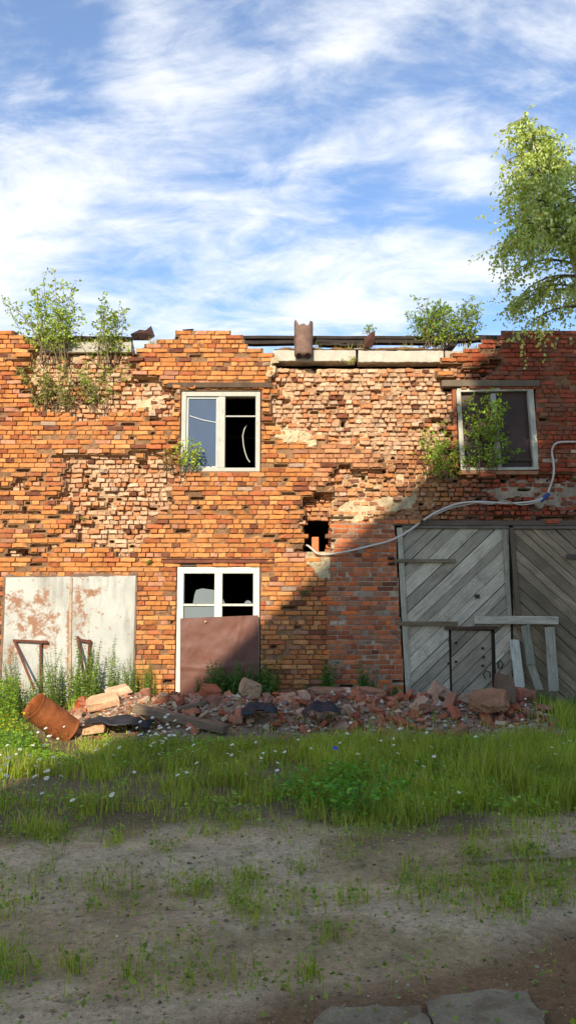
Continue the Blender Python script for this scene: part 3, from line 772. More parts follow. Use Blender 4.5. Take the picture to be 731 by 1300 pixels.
def wood_gate():
    Yg = WY+.05; q = lambda px, py: W(px, py, Yg)
    gp = empty_part('plank_gate', (q(648, 800)[0], Yg, .1), B); gp['label'] = 'weathered grey double gate of diagonal planks'
    quadL = [q(516, 905), q(650, 905), q(645, 672), q(503, 670)]
    hx0 = q(570, 840)[0]; hx1 = q(629, 840)[0]; hz1 = q(0, 797)[1]
    mb = MB(); plank_field(mb, quadL, math.radians(43), .165, Yg, lin(192, 178, 156), 5, (hx0, hx1, hz1)); mb.build('gate_leaf', M_plankL, gp)
    quadR = [q(652, 905), q(800, 905), q(800, 672), q(650, 672)]
    mb = MB(); plank_field(mb, quadR, math.radians(-43), .15, Yg, lin(152, 132, 106), 9); mb.build('gate_leaf', M_plankR, gp)
    # backing so no daylight shows through the joints
    mb = MB(); mb.box(q(503, 800)[0]+.02, q(800, 800)[0], Yg+.04, Yg+.06, .0, q(0, 668)[1], lin(50, 44, 38)); mb.build('backing_board', M_tar, gp)
    def st(a, b, w, col, y=-.018, m=M_plankV, name='stile', th=.022):
        (xa, za), (xb, zb) = q(*a), q(*b); mb = MB(); mb.bar((xa, Yg+y, za), (xb, Yg+y, zb), w, th, lin(*col), up=(0, 1, 0)); mb.build(name, m, gp, .003)
    st((518.5, 890), (506.5, 670), .085, (180, 170, 148)); st((646, 785), (639, 672), .07, (158, 146, 126)); st((657, 785), (648, 670), .07, (112, 92, 74), -.028)
    st((510, 668), (645, 668.5), .075, (120, 110, 96), -.024, M_plankH, 'rail'); st((650, 668.5), (800, 668.5), .08, (112, 100, 88), -.024, M_plankH, 'rail')
    # strap hinges of flat timber
    st((498, 712), (577, 712), .055, (128, 112, 88), -.042, M_plankH, 'hinge_strap'); st((505, 791.5), (580, 791.5), .065, (126, 108, 84), -.042, M_plankH, 'hinge_strap')
    st((717, 707), (790, 707), .075, (92, 82, 70), -.042, M_plankH, 'hinge_strap')
    for a in ((495, 709), (496, 716)):
        x, z = q(*a); mb = MB(); mb.tube([(x-.05, WY-.03, z), (x+.05, WY-.03, z)], .022, 8, lin(58, 44, 38)); mb.build('hinge_pin', M_rust, gp)
    st((600, 786.5), (706, 787.5), .125, (190, 178, 156), -.075, M_plankH, 'cross_board', .03)
    for px in (606, 640, 700):
        x, z = q(px, 786); mb = MB(); mb.tube([(x, Yg-.098, z), (x, Yg-.09, z)], .007, 6, lin(60, 50, 44)); mb.build('nail', M_rust, gp)
    # wicket door in the left leaf
    quadW = [q(574, 900), q(625, 900), q(623, 801), q(572.5, 800)]
    mb = MB(); plank_field(mb, quadW, math.radians(43), .16, Yg+.004, lin(158, 144, 124), 15)
    mb.build('wicket_door', M_plankL, gp)
    st((563, 797.5), (631, 797), .05, (88, 66, 50), -.04, M_plankH, 'wicket_lintel')
    for px, py in ((578, 816), (578, 840), (570, 813), (569, 842), (613, 834), (612, 823), (612, 845)):
        x, z = q(px, py); mb = MB(); mb.box(x-.02, x+.02, Yg-.03, Yg-.01, z-.018, z+.018, lin(62, 50, 44)); mb.build('hinge', M_rust, gp, .003)
    pts = [q(615, 862), q(612, 856), q(615, 851), q(620, 853), q(621, 860)]
    mb = MB(); mb.tube([(x, Yg-.05, z) for x, z in pts], .01, 6, lin(60, 46, 40)); mb.build('handle', M_rust, gp)
    pts = [q(634, 849), q(637, 843), q(634, 838), q(630, 842), q(632, 849)]
    mb = MB(); mb.tube([(x, Yg-.05, z) for x, z in pts], .012, 6, lin(60, 46, 40)); mb.build('latch', M_rust, gp)
    mb = MB(); x, z = q(605, 757); mb.box(x-.035, x+.035, Yg-.03, Yg-.008, z-.03, z+.03, lin(66, 58, 50)); mb.build('patch_plate', M_rust, gp)
wood_gate()
def leaning(a, b, w, col, lean, label, m=M_plankV, broken=False):
    Yt = WY-.02; (xa, za) = W(*a, Yt); (xb, zb) = W(*b, Yt)
    mb = MB(); n = 6
    base = Vector((xa, Yt-lean, za)); top = Vector((xb, Yt, zb))
    r = random.Random(int(a[0])); c = lin(*col)
    vs = []
    for i in range(n+1):
        p = base.lerp(top, i/n); ww = w/2*(1+.05*r.uniform(-1, 1))
        for sx, sy in ((-1, -1), (1, -1), (1, 1), (-1, 1)):
            dz = (r.uniform(-.05, .05) if broken and i == n else 0)
            vs.append((p.x+sx*ww, p.y+sy*.012, p.z+dz))
    f = [(4*i+k, 4*i+(k+1) % 4, 4*i+4+(k+1) % 4, 4*i+4+k) for i in range(n) for k in range(4)]+[(3, 2, 1, 0), (4*n, 4*n+1, 4*n+2, 4*n+3)]
    mb.add(vs, f, c); o = mb.build('wooden_board', m, origin=(base.x, base.y, base.z)); tag(o, label, 'board', 'loose boards leaning on the plank gate')
leaning((656, 872), (652, 812), .15, (196, 188, 170), .14, 'short pale grey board leaning on the gate, shortest of the four')
leaning((671, 842), (666, 795), .13, (138, 132, 112), .10, 'broken mossy board stub hanging behind the cross board', broken=True)
leaning((680, 874), (671, 838), .12, (150, 142, 120), .16, 'greenish split board leaning between the pale board and the tall board', broken=True)
leaning((699, 876), (697, 796), .15, (166, 156, 136), .12, 'tall grey upright board at the right end of the cross board')
# brick stump in the hole of the wall
def stump():
    x, zb = W(400, 699, WY+.15); _, zt = W(400, 682, WY+.15); mb = MB()
    mb.box(x-.055, x+.055, WY+.1, WY+.22, zb-.05, zt, lin(206, 124, 82)); tag(mb.build('brick', M_brick, bevel=.008, origin=(x, WY+.16, zb-.05)), 'brick standing upright in the hole of the wall', 'brick')
stump()

# ------------------------------------------------------------------ cable
def cable():
    path = [(386, 692), (391, 693), (397, 698), (403, 703), (412, 704), (430, 702), (450, 698), (470, 693), (490, 688), (507, 681), (520, 673), (535, 662), (550, 652), (565, 645), (583, 639), (610, 637), (640, 639), (665, 638), (682, 635), (692, 630), (697, 620), (702, 603), (702, 588), (700, 574), (703, 565), (710, 561.5), (731, 561), (760, 562)]
    path2 = [(533, 664), (545, 657), (560, 650), (575, 644), (590, 641.5), (605, 638), (622, 640), (640, 636), (660, 641), (680, 638), (690, 633)]
    def sm(pts):
        out = []
        for i in range(len(pts)-1):
            p0 = pts[max(i-1, 0)]; p1 = pts[i]; p2 = pts[i+1]; p3 = pts[min(i+2, len(pts)-1)]
            for t in (0, .25, .5, .75):
                out.append(tuple(.5*((2*b)+(-a+c)*t+(2*a-5*b+4*c-d)*t*t+(-a+3*b-3*c+d)*t**3) for a, b, c, d in zip(p0, p1, p2, p3)))
        return out+[pts[-1]]
    e = empty('electric_cable', (W(600, 640)[0], WY-.05, W(600, 640)[1]), 'pale grey electric cable sagging across the wall above the plank gate', 'cable')
    def mk(p, off, r, c):
        pts = []
        for i, (px, py) in enumerate(sm(p)):
            y = WY-off+.03*math.sin(i*.5)
            if px < 400: y = WY-off+(400-px)*.02
            x, z = W(px, py, y); pts.append((x, y, z))
        mb = MB(); mb.tube(pts, r, 8, c); return mb.build('sheath', M_cable, e, smooth=True)
    mk(path, .07, .017, lin(200, 190, 176)); mk(path2, .09, .011, lin(176, 166, 152))
    for (a, b, c, r) in (((686, 636), (696, 627), (52, 74, 128), .034), ((447, 699), (449, 698.4), (40, 40, 44), .022), ((533, 664), (537, 661), (46, 44, 44), .024), ((614, 637.5), (616, 637.5), (46, 44, 44), .021)):
        (xa, za), (xb, zb) = W(*a, WY-.07), W(*b, WY-.07); mb = MB(); mb.tube([(xa, WY-.075, za), (xb, WY-.075, zb)], r, 8, lin(*c)); mb.build('tape', M_cable, e)
cable()

# ------------------------------------------------------------------ scrap on the parapet
def pipe_scrap():
    x, z = W(385, 452, WY-.08); _, zt = W(385, 411, WY-.02); H = zt-z; r = .155
    mb = MB(); n = 22; m = 10; vs = []
    for j in range(m+1):
        t = j/m
        for i in range(n+1):
            a = math.radians(200)+math.radians(325)*i/n
            rr = r*(1.0+.06*t)*(1+.03*math.sin(3*a+t*2)); jag = 0
            if j == m: jag = .05*math.sin(a*2.3)+.03*math.sin(a*7)
            if j == 0: jag = .015*math.sin(a*5)
            vs.append((x+rr*math.cos(a)*(.95), WY-.08+rr*.9*math.sin(a)+.12*(t)+0, z+H*t+jag))
    f = [(j*(n+1)+i, j*(n+1)+i+1, (j+1)*(n+1)+i+1, (j+1)*(n+1)+i) for j in range(m) for i in range(n)]
    mb.add(vs, f, lin(118, 92, 80)); o = mb.build('rusty_pipe', M_rust, smooth=True, origin=(x, WY, z))
    s = o.modifiers.new('s', 'SOLIDIFY'); s.thickness = .008
    tag(o, 'open rusty brown sheet-metal pipe sticking up over the white concrete beam', 'pipe')
    # curled flap at its top right
    def scrap(name, pts, Y, col, label, cat, seed, m=M_rust):
        r = random.Random(seed); mb = MB(); P3 = []
        for px, py in pts:
            yy = Y+r.uniform(-.06, .06); xx, zz = W(px, py, yy); P3.append((xx, yy, zz))
        c = tuple(np.mean(P3, 0)+np.array([0, -.05, 0])); n = len(P3); mb.add(P3+[c], [(i, (i+1) % n, n) for i in range(n)], lin(*col))
        o = mb.build(name, m, origin=P3[0]); s = o.modifiers.new('s', 'SOLIDIFY'); s.thickness = .012; tag(o, label, cat)
    scrap('metal_scrap', [(461, 441), (462, 430), (470, 424), (476, 420), (475, 432), (472, 441)], WY+.08, (78, 50, 42), 'small dark curled rusty scrap on the beam right of the pipe', 'scrap metal', 4)
    scrap('roofing_scrap', [(166, 424), (178, 419), (186, 419), (192, 414), (197, 427), (190, 432), (170, 432)], WY+.35, (58, 42, 38), 'dark torn roofing sheet with a pointed corner on the left parapet', 'roofing', 9)
    scrap('felt_scrap', [(232, 419), (246, 417.5), (244, 421), (234, 421)], WY+.2, (40, 52, 48), 'small dark green felt scrap on the highest bricks above the window', 'roofing', 10, M_tarp)
pipe_scrap()

# ------------------------------------------------------------------ plants
def unit(v): return v/np.maximum(np.linalg.norm(v, axis=-1, keepdims=True), 1e-9)
def leaves(mb, base, direc, size, width, cols, mi=0, up=None, fold=.25):
    """kite-shaped folded leaves; base (n,3) direc (n,3)"""
    n = len(base); 
    if n == 0: return
    base = np.asarray(base, float); d = unit(np.asarray(direc, float)); r = rng.standard_normal((n, 3)) if up is None else up+rng.standard_normal((n, 3))*.45
    s = unit(np.cross(d, r)); nn = np.cross(s, d); size = np.asarray(size).reshape(n, 1); w = size*width
    p0 = base; p1 = base+d*size*.45-s*w+nn*w*fold; p2 = base+d*size; p3 = base+d*size*.45+s*w+nn*w*fold
    v = np.stack([p0, p1, p2, p3], 1).reshape(-1, 3); k = np.arange(n)[:, None]*4
    f = np.concatenate([np.concatenate([k, k+1, k+2], 1), np.concatenate([k, k+2, k+3], 1)])
    c = np.repeat(np.asarray(cols).reshape(n, 1, 3), 4, 1).reshape(-1, 3); mb.add(v, f, np.clip(c, 0, 1), mi)
def lcol(n, a, b, var=.2, yel=.0):
    t = rng.random((n, 1)); c = lin(*a)*(1-t)+lin(*b)*t; c = c*(1+var*rng.standard_normal((n, 1)))
    y = rng.random((n, 1)) < yel; return np.clip(np.where(y, lin(180, 160, 60), c), .01, .9)
def shrub(name, base, height, halfw, stems, per, leaf, label, cat, group=None, ca=(92, 120, 40), cb=(150, 170, 70), lean=0, depth=None, droop=0, outw=0, start=.2, wid=.28, thin=.009):
    depth = depth or halfw*.7
    e = empty(name, base, label, cat, group); b0 = np.array(base); sm = MB(); lm = MB()
    LB, LD, LS = [], [], []
    for s in range(stems):
        ang = rng.random()*6.28; rad = rng.random()**.6
        hh = height*(1-.45*rad)*rng.uniform(.75, 1.05)
        tip = np.array([halfw*rad*math.cos(ang)+lean*hh, depth*rad*math.sin(ang)-outw, hh]); m = 9; pts = []
        tip[:2] += rng.normal(0, .10*height, 2)*np.array([1, .5]); mid = tip*np.array([.35, .35, .5])+rng.normal(0, .07*height, 3)
        for i in range(m+1):
            t = i/m; p = mid*2*t*(1-t)+tip*t*t; p[2] -= droop*t*t*height; pts.append(b0+p)
        pts = [q_+np.array([halfw*.45*math.cos(s*2.4)*(1-0), depth*.3*math.sin(s*1.7), 0]) for q_ in pts]
        sm.tube(pts, [thin*(1-.8*i/m) for i in range(m+1)], 5, lin(122, 104, 80))
        for i in range(per):
            t = start+(1-start)*(i+rng.random())/per
            j = min(int(t*m), m-1); p = pts[j]+(pts[j+1]-pts[j])*(t*m-j)
            a = rng.random()*6.28; L = height*.16*(1.15-t)*rng.uniform(.5, 1.3)+leaf
            td = np.array([math.cos(a), math.sin(a), rng.uniform(-.1, .9)-droop]); td /= np.linalg.norm(td); q = p+td*L
            sm.tube([p, q], [thin*.3, thin*.12], 3, lin(120, 110, 76), cap=False)
            k = 5
            for u in range(k):
                w = (u+1)/k; LB.append(p+td*L*w); dd = td*.5+rng.standard_normal(3)*.7; dd[2] -= .15; LD.append(dd); LS.append(leaf*rng.uniform(.6, 1.15))
    n = len(LB); leaves(lm, LB, LD, LS, wid, lcol(n, ca, cb, .18, .02))
    sm.build('stem', M_bark, e); lm.build('foliage', M_leaf, e)
    return e
def at(px, py, Y=WY): x, z = W(px, py, Y); return (x, Y, z)
# on the parapet and in the wall
shrub('sapling', at(68, 462, WY+.02), 1.62, .50, 25, 18, .066, 'leafy young sapling rooted in the eroded ledge, leftmost on the parapet', 'shrub', ca=(134, 158, 56), cb=(184, 198, 92), outw=.05)
shrub('sapling', at(134, 462, WY+.02), 1.30, .32, 13, 16, .062, 'sparser sapling on the left ledge beside the fuller one', 'shrub', ca=(122, 144, 58), cb=(170, 184, 90), outw=.05)
shrub('wall_shrub', at(66, 526, WY+.06), 1.0, .55, 18, 13, .06, 'tangled low shrub below the saplings in the eroded recess', 'shrub', ca=(122, 130, 60), cb=(164, 162, 90), outw=.10)
shrub('wall_shrub', at(124, 524, WY+.06), 1.05, .30, 9, 12, .06, 'upright light green shrub on the recess ledge under the sparser sapling', 'shrub', ca=(122, 144, 56), cb=(172, 180, 84), outw=.08)
shrub('roof_bush', at(552, 442, WY+.32), 1.08, .42, 24, 20, .055, 'round green bush growing on the roof edge right of the pipe', 'bush', ca=(104, 136, 44), cb=(152, 172, 70), start=.06)
shrub('roof_bush', at(584, 440, WY+.36), 1.0, .34, 16, 18, .055, 'smaller bush on the roof edge touching the round one on its right', 'bush', ca=(104, 136, 44), cb=(158, 176, 74), start=.06)
shrub('window_plant', at(618, 562, WY-.02), 1.0, .32, 11, 13, .065, 'green climber in front of the boarded upper window', 'plant', ca=(130, 164, 48), cb=(182, 202, 74), outw=.2, start=.05)
shrub('window_plant', at(612, 598, WY-.04), .66, .50, 13, 12, .055, 'spreading green plant on the sill of the boarded upper window', 'plant', ca=(108, 148, 42), cb=(160, 186, 62), outw=.16, start=.1)
shrub('wall_plant', at(556, 610, WY-.02), 1.0, .42, 12, 11, .06, 'leafy plant on the wall left of the boarded upper window', 'plant', ca=(110, 148, 40), cb=(168, 190, 64), outw=.14, start=.1)
shrub('window_plant', at(237, 600, WY-.03), .62, .24, 8, 10, .055, 'small sunlit plant at the lower left corner of the open window', 'plant', ca=(150, 176, 60), cb=(190, 204, 90), outw=.12, lean=.15)
shrub('wall_plant', at(213, 596, WY+.02), .45, .16, 4, 8, .045, 'dry reddish plant in the recess left of the open window', 'plant', ca=(150, 110, 60), cb=(170, 150, 70), outw=.08)
shrub('roof_weed', at(468, 424, WY+.1), .20, .07, 4, 5, .04, 'tiny green weed on top of the curled rusty scrap', 'weed', ca=(130, 160, 50), cb=(170, 190, 80))
shrub('wall_weed', at(446, 463, WY+.06), .14, .10, 5, 5, .035, 'small yellow green weed under the concrete beam joint', 'weed', ca=(160, 170, 60), cb=(190, 190, 90), outw=.05)
shrub('wall_weed', at(188, 718, WY-.0), .12, .09, 5, 5, .035, 'small weed on the bricks above the right end of the steel gate', 'weed', ca=(130, 140, 50), cb=(170, 170, 70), outw=.05)
shrub('wall_weed', at(107, 664, WY+.08), .12, .08, 4, 5, .03, 'small green weed in the middle of the pale eroded field', 'weed', ca=(120, 140, 50), cb=(160, 170, 70), outw=.04)
shrub('wall_weed', at(384, 757, WY-.0), .12, .07, 4, 5, .035, 'small weed in the bricks right of the white window frame', 'weed', ca=(90, 110, 50), cb=(120, 140, 60), outw=.05)

# birch trees
def birch(name, base, top, h0, prof, nb, leaf, label, seed, lpt=10, sub=9, dens=1.0, grp=None, ca=(156, 174, 86), cb=(208, 216, 140)):
    global rng; old = rng; rng = np.random.default_rng(seed)
    e = empty(name, base, label, 'tree', grp); b0 = np.array(base, float); t0 = np.array(top, float); sm = MB(); lm = MB()
    H = t0[2]-b0[2]; curve = lambda t: b0+(t0-b0)*np.array([t**1.6, t**1.6, t])+np.array([.12*math.sin(t*5), .08*math.sin(t*4+1), 0])
    m = 16; tp = [curve(i/m) for i in range(m+1)]
    n0 = len(tp); sm.tube(tp, [.13*H/9*(1-.93*i/m) for i in range(m+1)], 10, lin(196, 192, 184)); 
    LB, LD, LS = [], [], []
    for i in range(nb):
        t = h0+(1-h0)*((i+rng.random())/nb)**.9; p = curve(t); a = rng.random()*6.28
        L = prof(t)*rng.uniform(.65, 1.1); el = rng.uniform(.25, .75)
        d = np.array([math.cos(a), math.sin(a)*.9, el]); d /= np.linalg.norm(d); pts = [p]
        k = 7; q = p.copy()
        for j in range(k):
            d = d+np.array([0, 0, -.13-.05*j*.5]); d /= np.linalg.norm(d); q = q+d*L/k; pts.append(q.copy())
        sm.tube(pts, [.018*(L+.2)*(1-.85*j/k) for j in range(k+1)], 4, lin(110, 92, 78), cap=False)
        for s in range(max(2, int(sub*dens*(L+.2)))):
            u = .15+.85*rng.random(); jj = min(int(u*k), k-1); bp = pts[jj]+(pts[jj+1]-pts[jj])*(u*k-jj)
            tl = rng.uniform(.15, .5); td = np.array([rng.normal(0, .6), rng.normal(0, .6), -.35+rng.normal(0, .35)])+d*.5; td /= np.linalg.norm(td)
            if s % 3 == 0: sm.tube([bp, bp+td*tl*.5, bp+td*tl+np.array([0, 0, -.08])], [.003, .002, .0015], 3, lin(110, 90, 70), cap=False)
            for w in range(lpt):
                f = (w+rng.random())/lpt; LB.append(bp+td*tl*f+np.array([0, 0, -.08*f*f])+rng.normal(0, .015, 3)); dd = rng.standard_normal(3)*.6; dd[2] -= .6; LD.append(dd); LS.append(leaf*rng.uniform(.65, 1.15))
    n = len(LB); leaves(lm, LB, LD, LS, .36, lcol(n, ca, cb, .16, .02))
    sm.build('trunk', M_bark, e); lm.build('crown', M_leaf, e); rng = old
    return e, n
def prof1(t):
    return np.interp(t, [0, .5, .62, .75, .86, .95, 1], [1.3, 1.3, 1.25, 1.15, .82, .36, .05])
BX, BZ = W(672, 152, 10.6)
birch('birch_tree', (4.95, 10.6, .0), (BX, 10.6, BZ), .67, prof1, 88, .060, 'tall birch with pale green drooping leaves rising over the right end of the wall', 11, lpt=13, sub=20)
# a second birch behind the camera throws the dappled shade on the right part of the upper wall
s_back = np.array(sdir)
def back(px, py, Y):
    x, z = W(px, py); t = (WY-Y)/s_back[1]; return x-s_back[0]*t, z-s_back[2]*t
tx, tz_ = back(695, 425, -2.0)
birch('birch_tree', (tx-.3, -2.0, 0), (tx, -2.0, tz_+.25), .64, lambda t: np.interp(t, [.6, .7, .85, .95, 1], [1.9, 1.9, 1.75, 1.3, .4]), 108, .10, 'large birch standing in the yard behind the viewer', 23, lpt=12, sub=16)

# neighbour building across the yard: its gable throws the big slanting shadow
def neighbour():
    Y = -8.0
    def bk(px, py): x, z = W(px, py); t = (WY-Y)/s_back[1]; return x-s_back[0]*t, z-s_back[2]*t
    ex, ez = bk(232, 884); tx1, tz1 = bk(508, 624)
    sl = (tz1-ez)/(tx1-ex); cap = bk(560, 598)[1]; xr = ex+(cap-ez)/sl; W2 = 15
    e = empty('gabled_house', (ex+5, Y-4, 0), 'tall plastered house with a sloping roof across the yard', 'building')
    prof = [(ex+.25, 0), (ex+.25, ez-.15), (xr, cap-.15), (ex+W2, cap-.15), (ex+W2, 0)]
    mb = MB(); n = len(prof); v = [(x, Y-.1, z) for x, z in prof]+[(x, Y-9, z) for x, z in prof]
    mb.add(v, np.array([list(range(n))]), lin(180, 168, 150)); mb.f.append((np.array([[2*n-1-i for i in range(n)]]), 0)); mb.f.append((np.array([(i, i+n, (i+1) % n+n, (i+1) % n) for i in range(n)]), 0))
    mb.build('wall', M_conc, e)
    mb = MB(); pr = [(ex, ez), (xr, cap), (ex+W2+.3, cap)]
    for (a, b) in zip(pr[:-1], pr[1:]):
        mb.add([(a[0], Y, a[1]), (b[0], Y, b[1]), (b[0], Y-9.2, b[1]), (a[0], Y-9.2, a[1]), (a[0], Y, a[1]-.12), (b[0], Y, b[1]-.12), (b[0], Y-9.2, b[1]-.12), (a[0], Y-9.2, a[1]-.12)], [(0, 1, 2, 3), (7, 6, 5, 4), (0, 4, 5, 1), (1, 5, 6, 2), (2, 6, 7, 3), (3, 7, 4, 0)], lin(96, 70, 60))
    mb.build('roof', M_rust, e)
    for i in range(4):
        for j in range(3):
            x = ex+2+i*3.2; z = 1.6+j*3.1; mb = MB(); mb.box(x, x+1.2, Y-.12, Y-.06, z, z+1.5, lin(60, 66, 74)); mb.build('window', M_browniron, e)
neighbour()

# ------------------------------------------------------------------ ground plants
def nettle_mesh(h, seed, ca, cb, leaf=.07, spread=.05, n_st=4):
    global rng; old = rng; rng = np.random.default_rng(seed); mb = MB(); LB, LD, LS, U_ = [], [], [], []
    for s in range(n_st):
        b = np.array([rng.normal(0, spread), rng.normal(0, spread), 0]); hh = h*rng.uniform(.6, 1.05); ln = rng.normal(0, .12, 2)
        pts = [b+np.array([ln[0]*hh*t*t, ln[1]*hh*t*t, hh*t-.03]) for t in np.linspace(0, 1, 6)]
        mb.tube(pts, [.006, .006, .005, .004, .003, .002], 4, lin(96, 112, 50), 0)
        k = int(hh/.045)
        for i in range(k):
            t = .12+.88*(i+.5)/k; p = b+np.array([ln[0]*hh*t*t, ln[1]*hh*t*t, hh*t-.03]); a = (i % 2)*1.57+s+rng.normal(0, .2)
            for q in (0, 3.14):
                d = np.array([math.cos(a+q), math.sin(a+q), rng.uniform(-.5, .15)]); LB.append(p); LD.append(d); LS.append(leaf*(1.15-.75*t)*rng.uniform(.8, 1.2)); U_.append((0, 0, 1))
    n = len(LB); leaves(mb, LB, LD, LS, .33, lcol(n, ca, cb, .16, .01), 1, up=np.array(U_, float)); me = mb.mesh('nettle'); me.materials.append(M_bark); me.materials.append(M_leaf); rng = old
    return me
def place(me, name, x, y, z, rz, s, label, cat, group):
    o = bpy.data.objects.new(name, me); COL.objects.link(o); o.location = (x, y, z); o.rotation_euler = (random.gauss(0, .05), random.gauss(0, .05), rz); o.scale = (s, s, s); tag(o, label, cat, group); return o
NS = [nettle_mesh(1.0, 100+i, (86, 122, 40), (140, 160, 66)) for i in range(4)]
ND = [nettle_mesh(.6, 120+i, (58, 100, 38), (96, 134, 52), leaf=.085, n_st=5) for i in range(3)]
r = random.Random(3)
for i in range(70):      # sunlit weeds in front of the steel gate
    px = r.uniform(-15, 205); Y = r.uniform(11.5, 12.4) if px > 60 else r.uniform(10.8, 12.4)
    x = W(px, 860, Y)[0]; hmax = 1.0 if px < 150 else .75
    if r.random() < .25 and px < 150: hmax = 1.15
    place(r.choice(NS), 'nettle', x, Y, float(gz(x, Y)), r.random()*6.28, hmax*r.uniform(.5, .95), 'tall sunlit weed in front of the '+('left leaf of the steel gate' if px < 90 else 'right leaf of the steel gate' if px < 172 else 'bricks right of the steel gate'), 'weed', 'weeds by the steel gate '+str('left leaf' if px < 90 else 'right leaf' if px < 172 else 'right end'))
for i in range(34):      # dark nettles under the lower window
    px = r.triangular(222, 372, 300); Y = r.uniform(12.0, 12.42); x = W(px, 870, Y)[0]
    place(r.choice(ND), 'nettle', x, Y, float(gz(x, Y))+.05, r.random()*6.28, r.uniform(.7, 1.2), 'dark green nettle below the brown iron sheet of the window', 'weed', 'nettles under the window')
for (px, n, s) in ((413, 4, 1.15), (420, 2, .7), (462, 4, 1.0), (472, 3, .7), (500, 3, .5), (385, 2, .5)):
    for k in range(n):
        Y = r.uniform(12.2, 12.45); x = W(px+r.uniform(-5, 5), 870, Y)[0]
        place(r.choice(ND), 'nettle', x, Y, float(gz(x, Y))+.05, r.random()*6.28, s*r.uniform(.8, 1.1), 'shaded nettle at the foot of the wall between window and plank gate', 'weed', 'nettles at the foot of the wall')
for i in range(26):
    px = r.uniform(664, 745); Y = r.uniform(11.0, 12.3); x = W(px, 880, Y)[0]
    place(r.choice(ND), 'nettle', x, Y, float(gz(x, Y)), r.random()*6.28, r.uniform(.35, .6), 'low green weed in front of the right half of the plank gate', 'weed', 'weeds in front of the plank gate')

def grass(name, n, dens, hfun, cfun, label, wmul=1.0, xr=(-5.6, 5.6), yr=(2.6, 12.5)):
    X = rng.uniform(*xr, n*6); Y = rng.uniform(*yr, n*6); px, py = P(X, Y, gz(X, Y))
    d = dens(X, Y, px, py); k = rng.random(len(X)) < d; X, Y, px, py = X[k][:n], Y[k][:n], px[k][:n], py[k][:n]; n = len(X)
    Z = gz(X, Y)-.01; h = hfun(X, Y, px, py)*rng.uniform(.45, 1.15, n); a = rng.random(n)*6.28
    ln = rng.uniform(.05, .55, n)*h; dx, dy = np.cos(a), np.sin(a); b = rng.random(n)*6.28; wx, wy = np.cos(b), np.sin(b); w = (.0026+.0052*rng.random(n))*wmul*(.7+h*2)
    seg = 3; V_ = []
    for i in range(seg+1):
        t = i/seg; cx = X+dx*ln*t*t; cy = Y+dy*ln*t*t; cz = Z+h*(t-.18*t*t*(ln/h)); ww = w*(1-t*.93)
        V_.append(np.stack([cx-wx*ww, cy-wy*ww, cz], -1)); V_.append(np.stack([cx+wx*ww, cy+wy*ww, cz], -1))
    V_ = np.stack(V_, 1); m = 2*(seg+1); f = np.array([(2*i, 2*i+1, 2*i+3, 2*i+2) for i in range(seg)])[None]+(np.arange(n)*m)[:, None, None]
    c = cfun(n, px, py); c = np.repeat(c[:, None], m, 1)
    mb = MB(); mb.add(V_.reshape(-1, 3), f.reshape(-1, 4), c.reshape(-1, 3)); tag(mb.build(name, M_grass), label, 'grass', kind='stuff')
def dens1(X, Y, px, py):
    n = fbm(X*1.1, Y*1.1, 201); m = fbm(X*3.2, Y*3.2, 202)
    edge = 1050+(n-.5)*70+12*np.sin(px*.03)
    base = sstep(edge+14, edge-10, py)*sstep(876, 925, py)
    rightlush = sstep(330, 420, px)
    lush = sstep(150, 90, px)*sstep(990, 975, py)*sstep(925, 940, py)
    bare = sstep(.48, .58, n)*(1-rightlush)*sstep(965, 990, py)*.80
    left_bare = inpoly(px, py, [(-60, 988), (90, 988), (130, 1000), (90, 1015), (-60, 1020)])*.85
    pt = inpoly(px, py, [(540, 965), (650, 965), (640, 985), (560, 985)])*.6
    heap = sstep(-3.2, -2.6, X)*sstep(3.6, 3.2, X)*sstep(9.45, 9.8, Y+.35*(m-.5))*.95
    heap = np.maximum(heap, inpoly(px, py, [(18, 880), (60, 880), (105, 915), (100, 962), (60, 955), (20, 920)])*.92)
    bare = bare*(1-lush)
    return np.clip(base*(.12+1.2*sstep(.3, .65, m)+lush*.5)*(1-bare)*(1-left_bare)*(1-pt)*(1-heap), 0, 1)
def h1(X, Y, px, py): return np.maximum(.06, .02+.32*fbm(X*2.2, Y*2.2, 210)**1.3+.07*sstep(360, 420, px)-.08*sstep(1000, 1050, py)-.10*inpoly(px, py, [(0, 930), (130, 930), (130, 965), (0, 965)]))
def c1(n, px, py):
    f = fbm(px*.015, py*.03, 220)[:, None]; t = rng.random((n, 1)); c = lin(122, 150, 38)*(1-t)+lin(192, 196, 74)*t; c = c*(.7+.6*f)
    dry = rng.random((n, 1)) < (.08+.10*(px[:, None] < 350)); return np.where(dry, lin(178, 164, 104)*(.7+.4*t), c)
grass('grass', 74000, dens1, h1, c1, 'long green grass in the strip between track and rubble')
TUF = [(250, 1130, 28), (300, 1150, 16), (315, 1120, 22), (330, 1165, 26), (70, 1060, 30), (20, 1185, 14), (8, 1230, 34), (95, 1230, 18), (180, 1240, 24), (235, 1250, 14), (165, 1255, 16), (400, 1165, 18), (415, 1195, 26), (445, 1160, 30), (500, 1150, 24), (520, 1110, 22), (545, 1145, 26), (565, 1105, 16), (600, 1090, 18), (610, 1140, 20), (640, 1120, 16), (650, 1150, 24), (665, 1085, 20), (700, 1120, 24), (715, 1150, 20), (730, 1105, 18), (560, 1195, 10), (515, 1245, 10), (430, 1210, 14), (390, 1240, 12), (120, 1160, 8), (60, 1110, 10), (210, 1075, 16), (150, 1075, 12), (40, 1120, 8), (380, 1105, 12), (440, 1085, 14), (480, 1200, 12), (620, 1165, 10), (585, 1120, 12)]
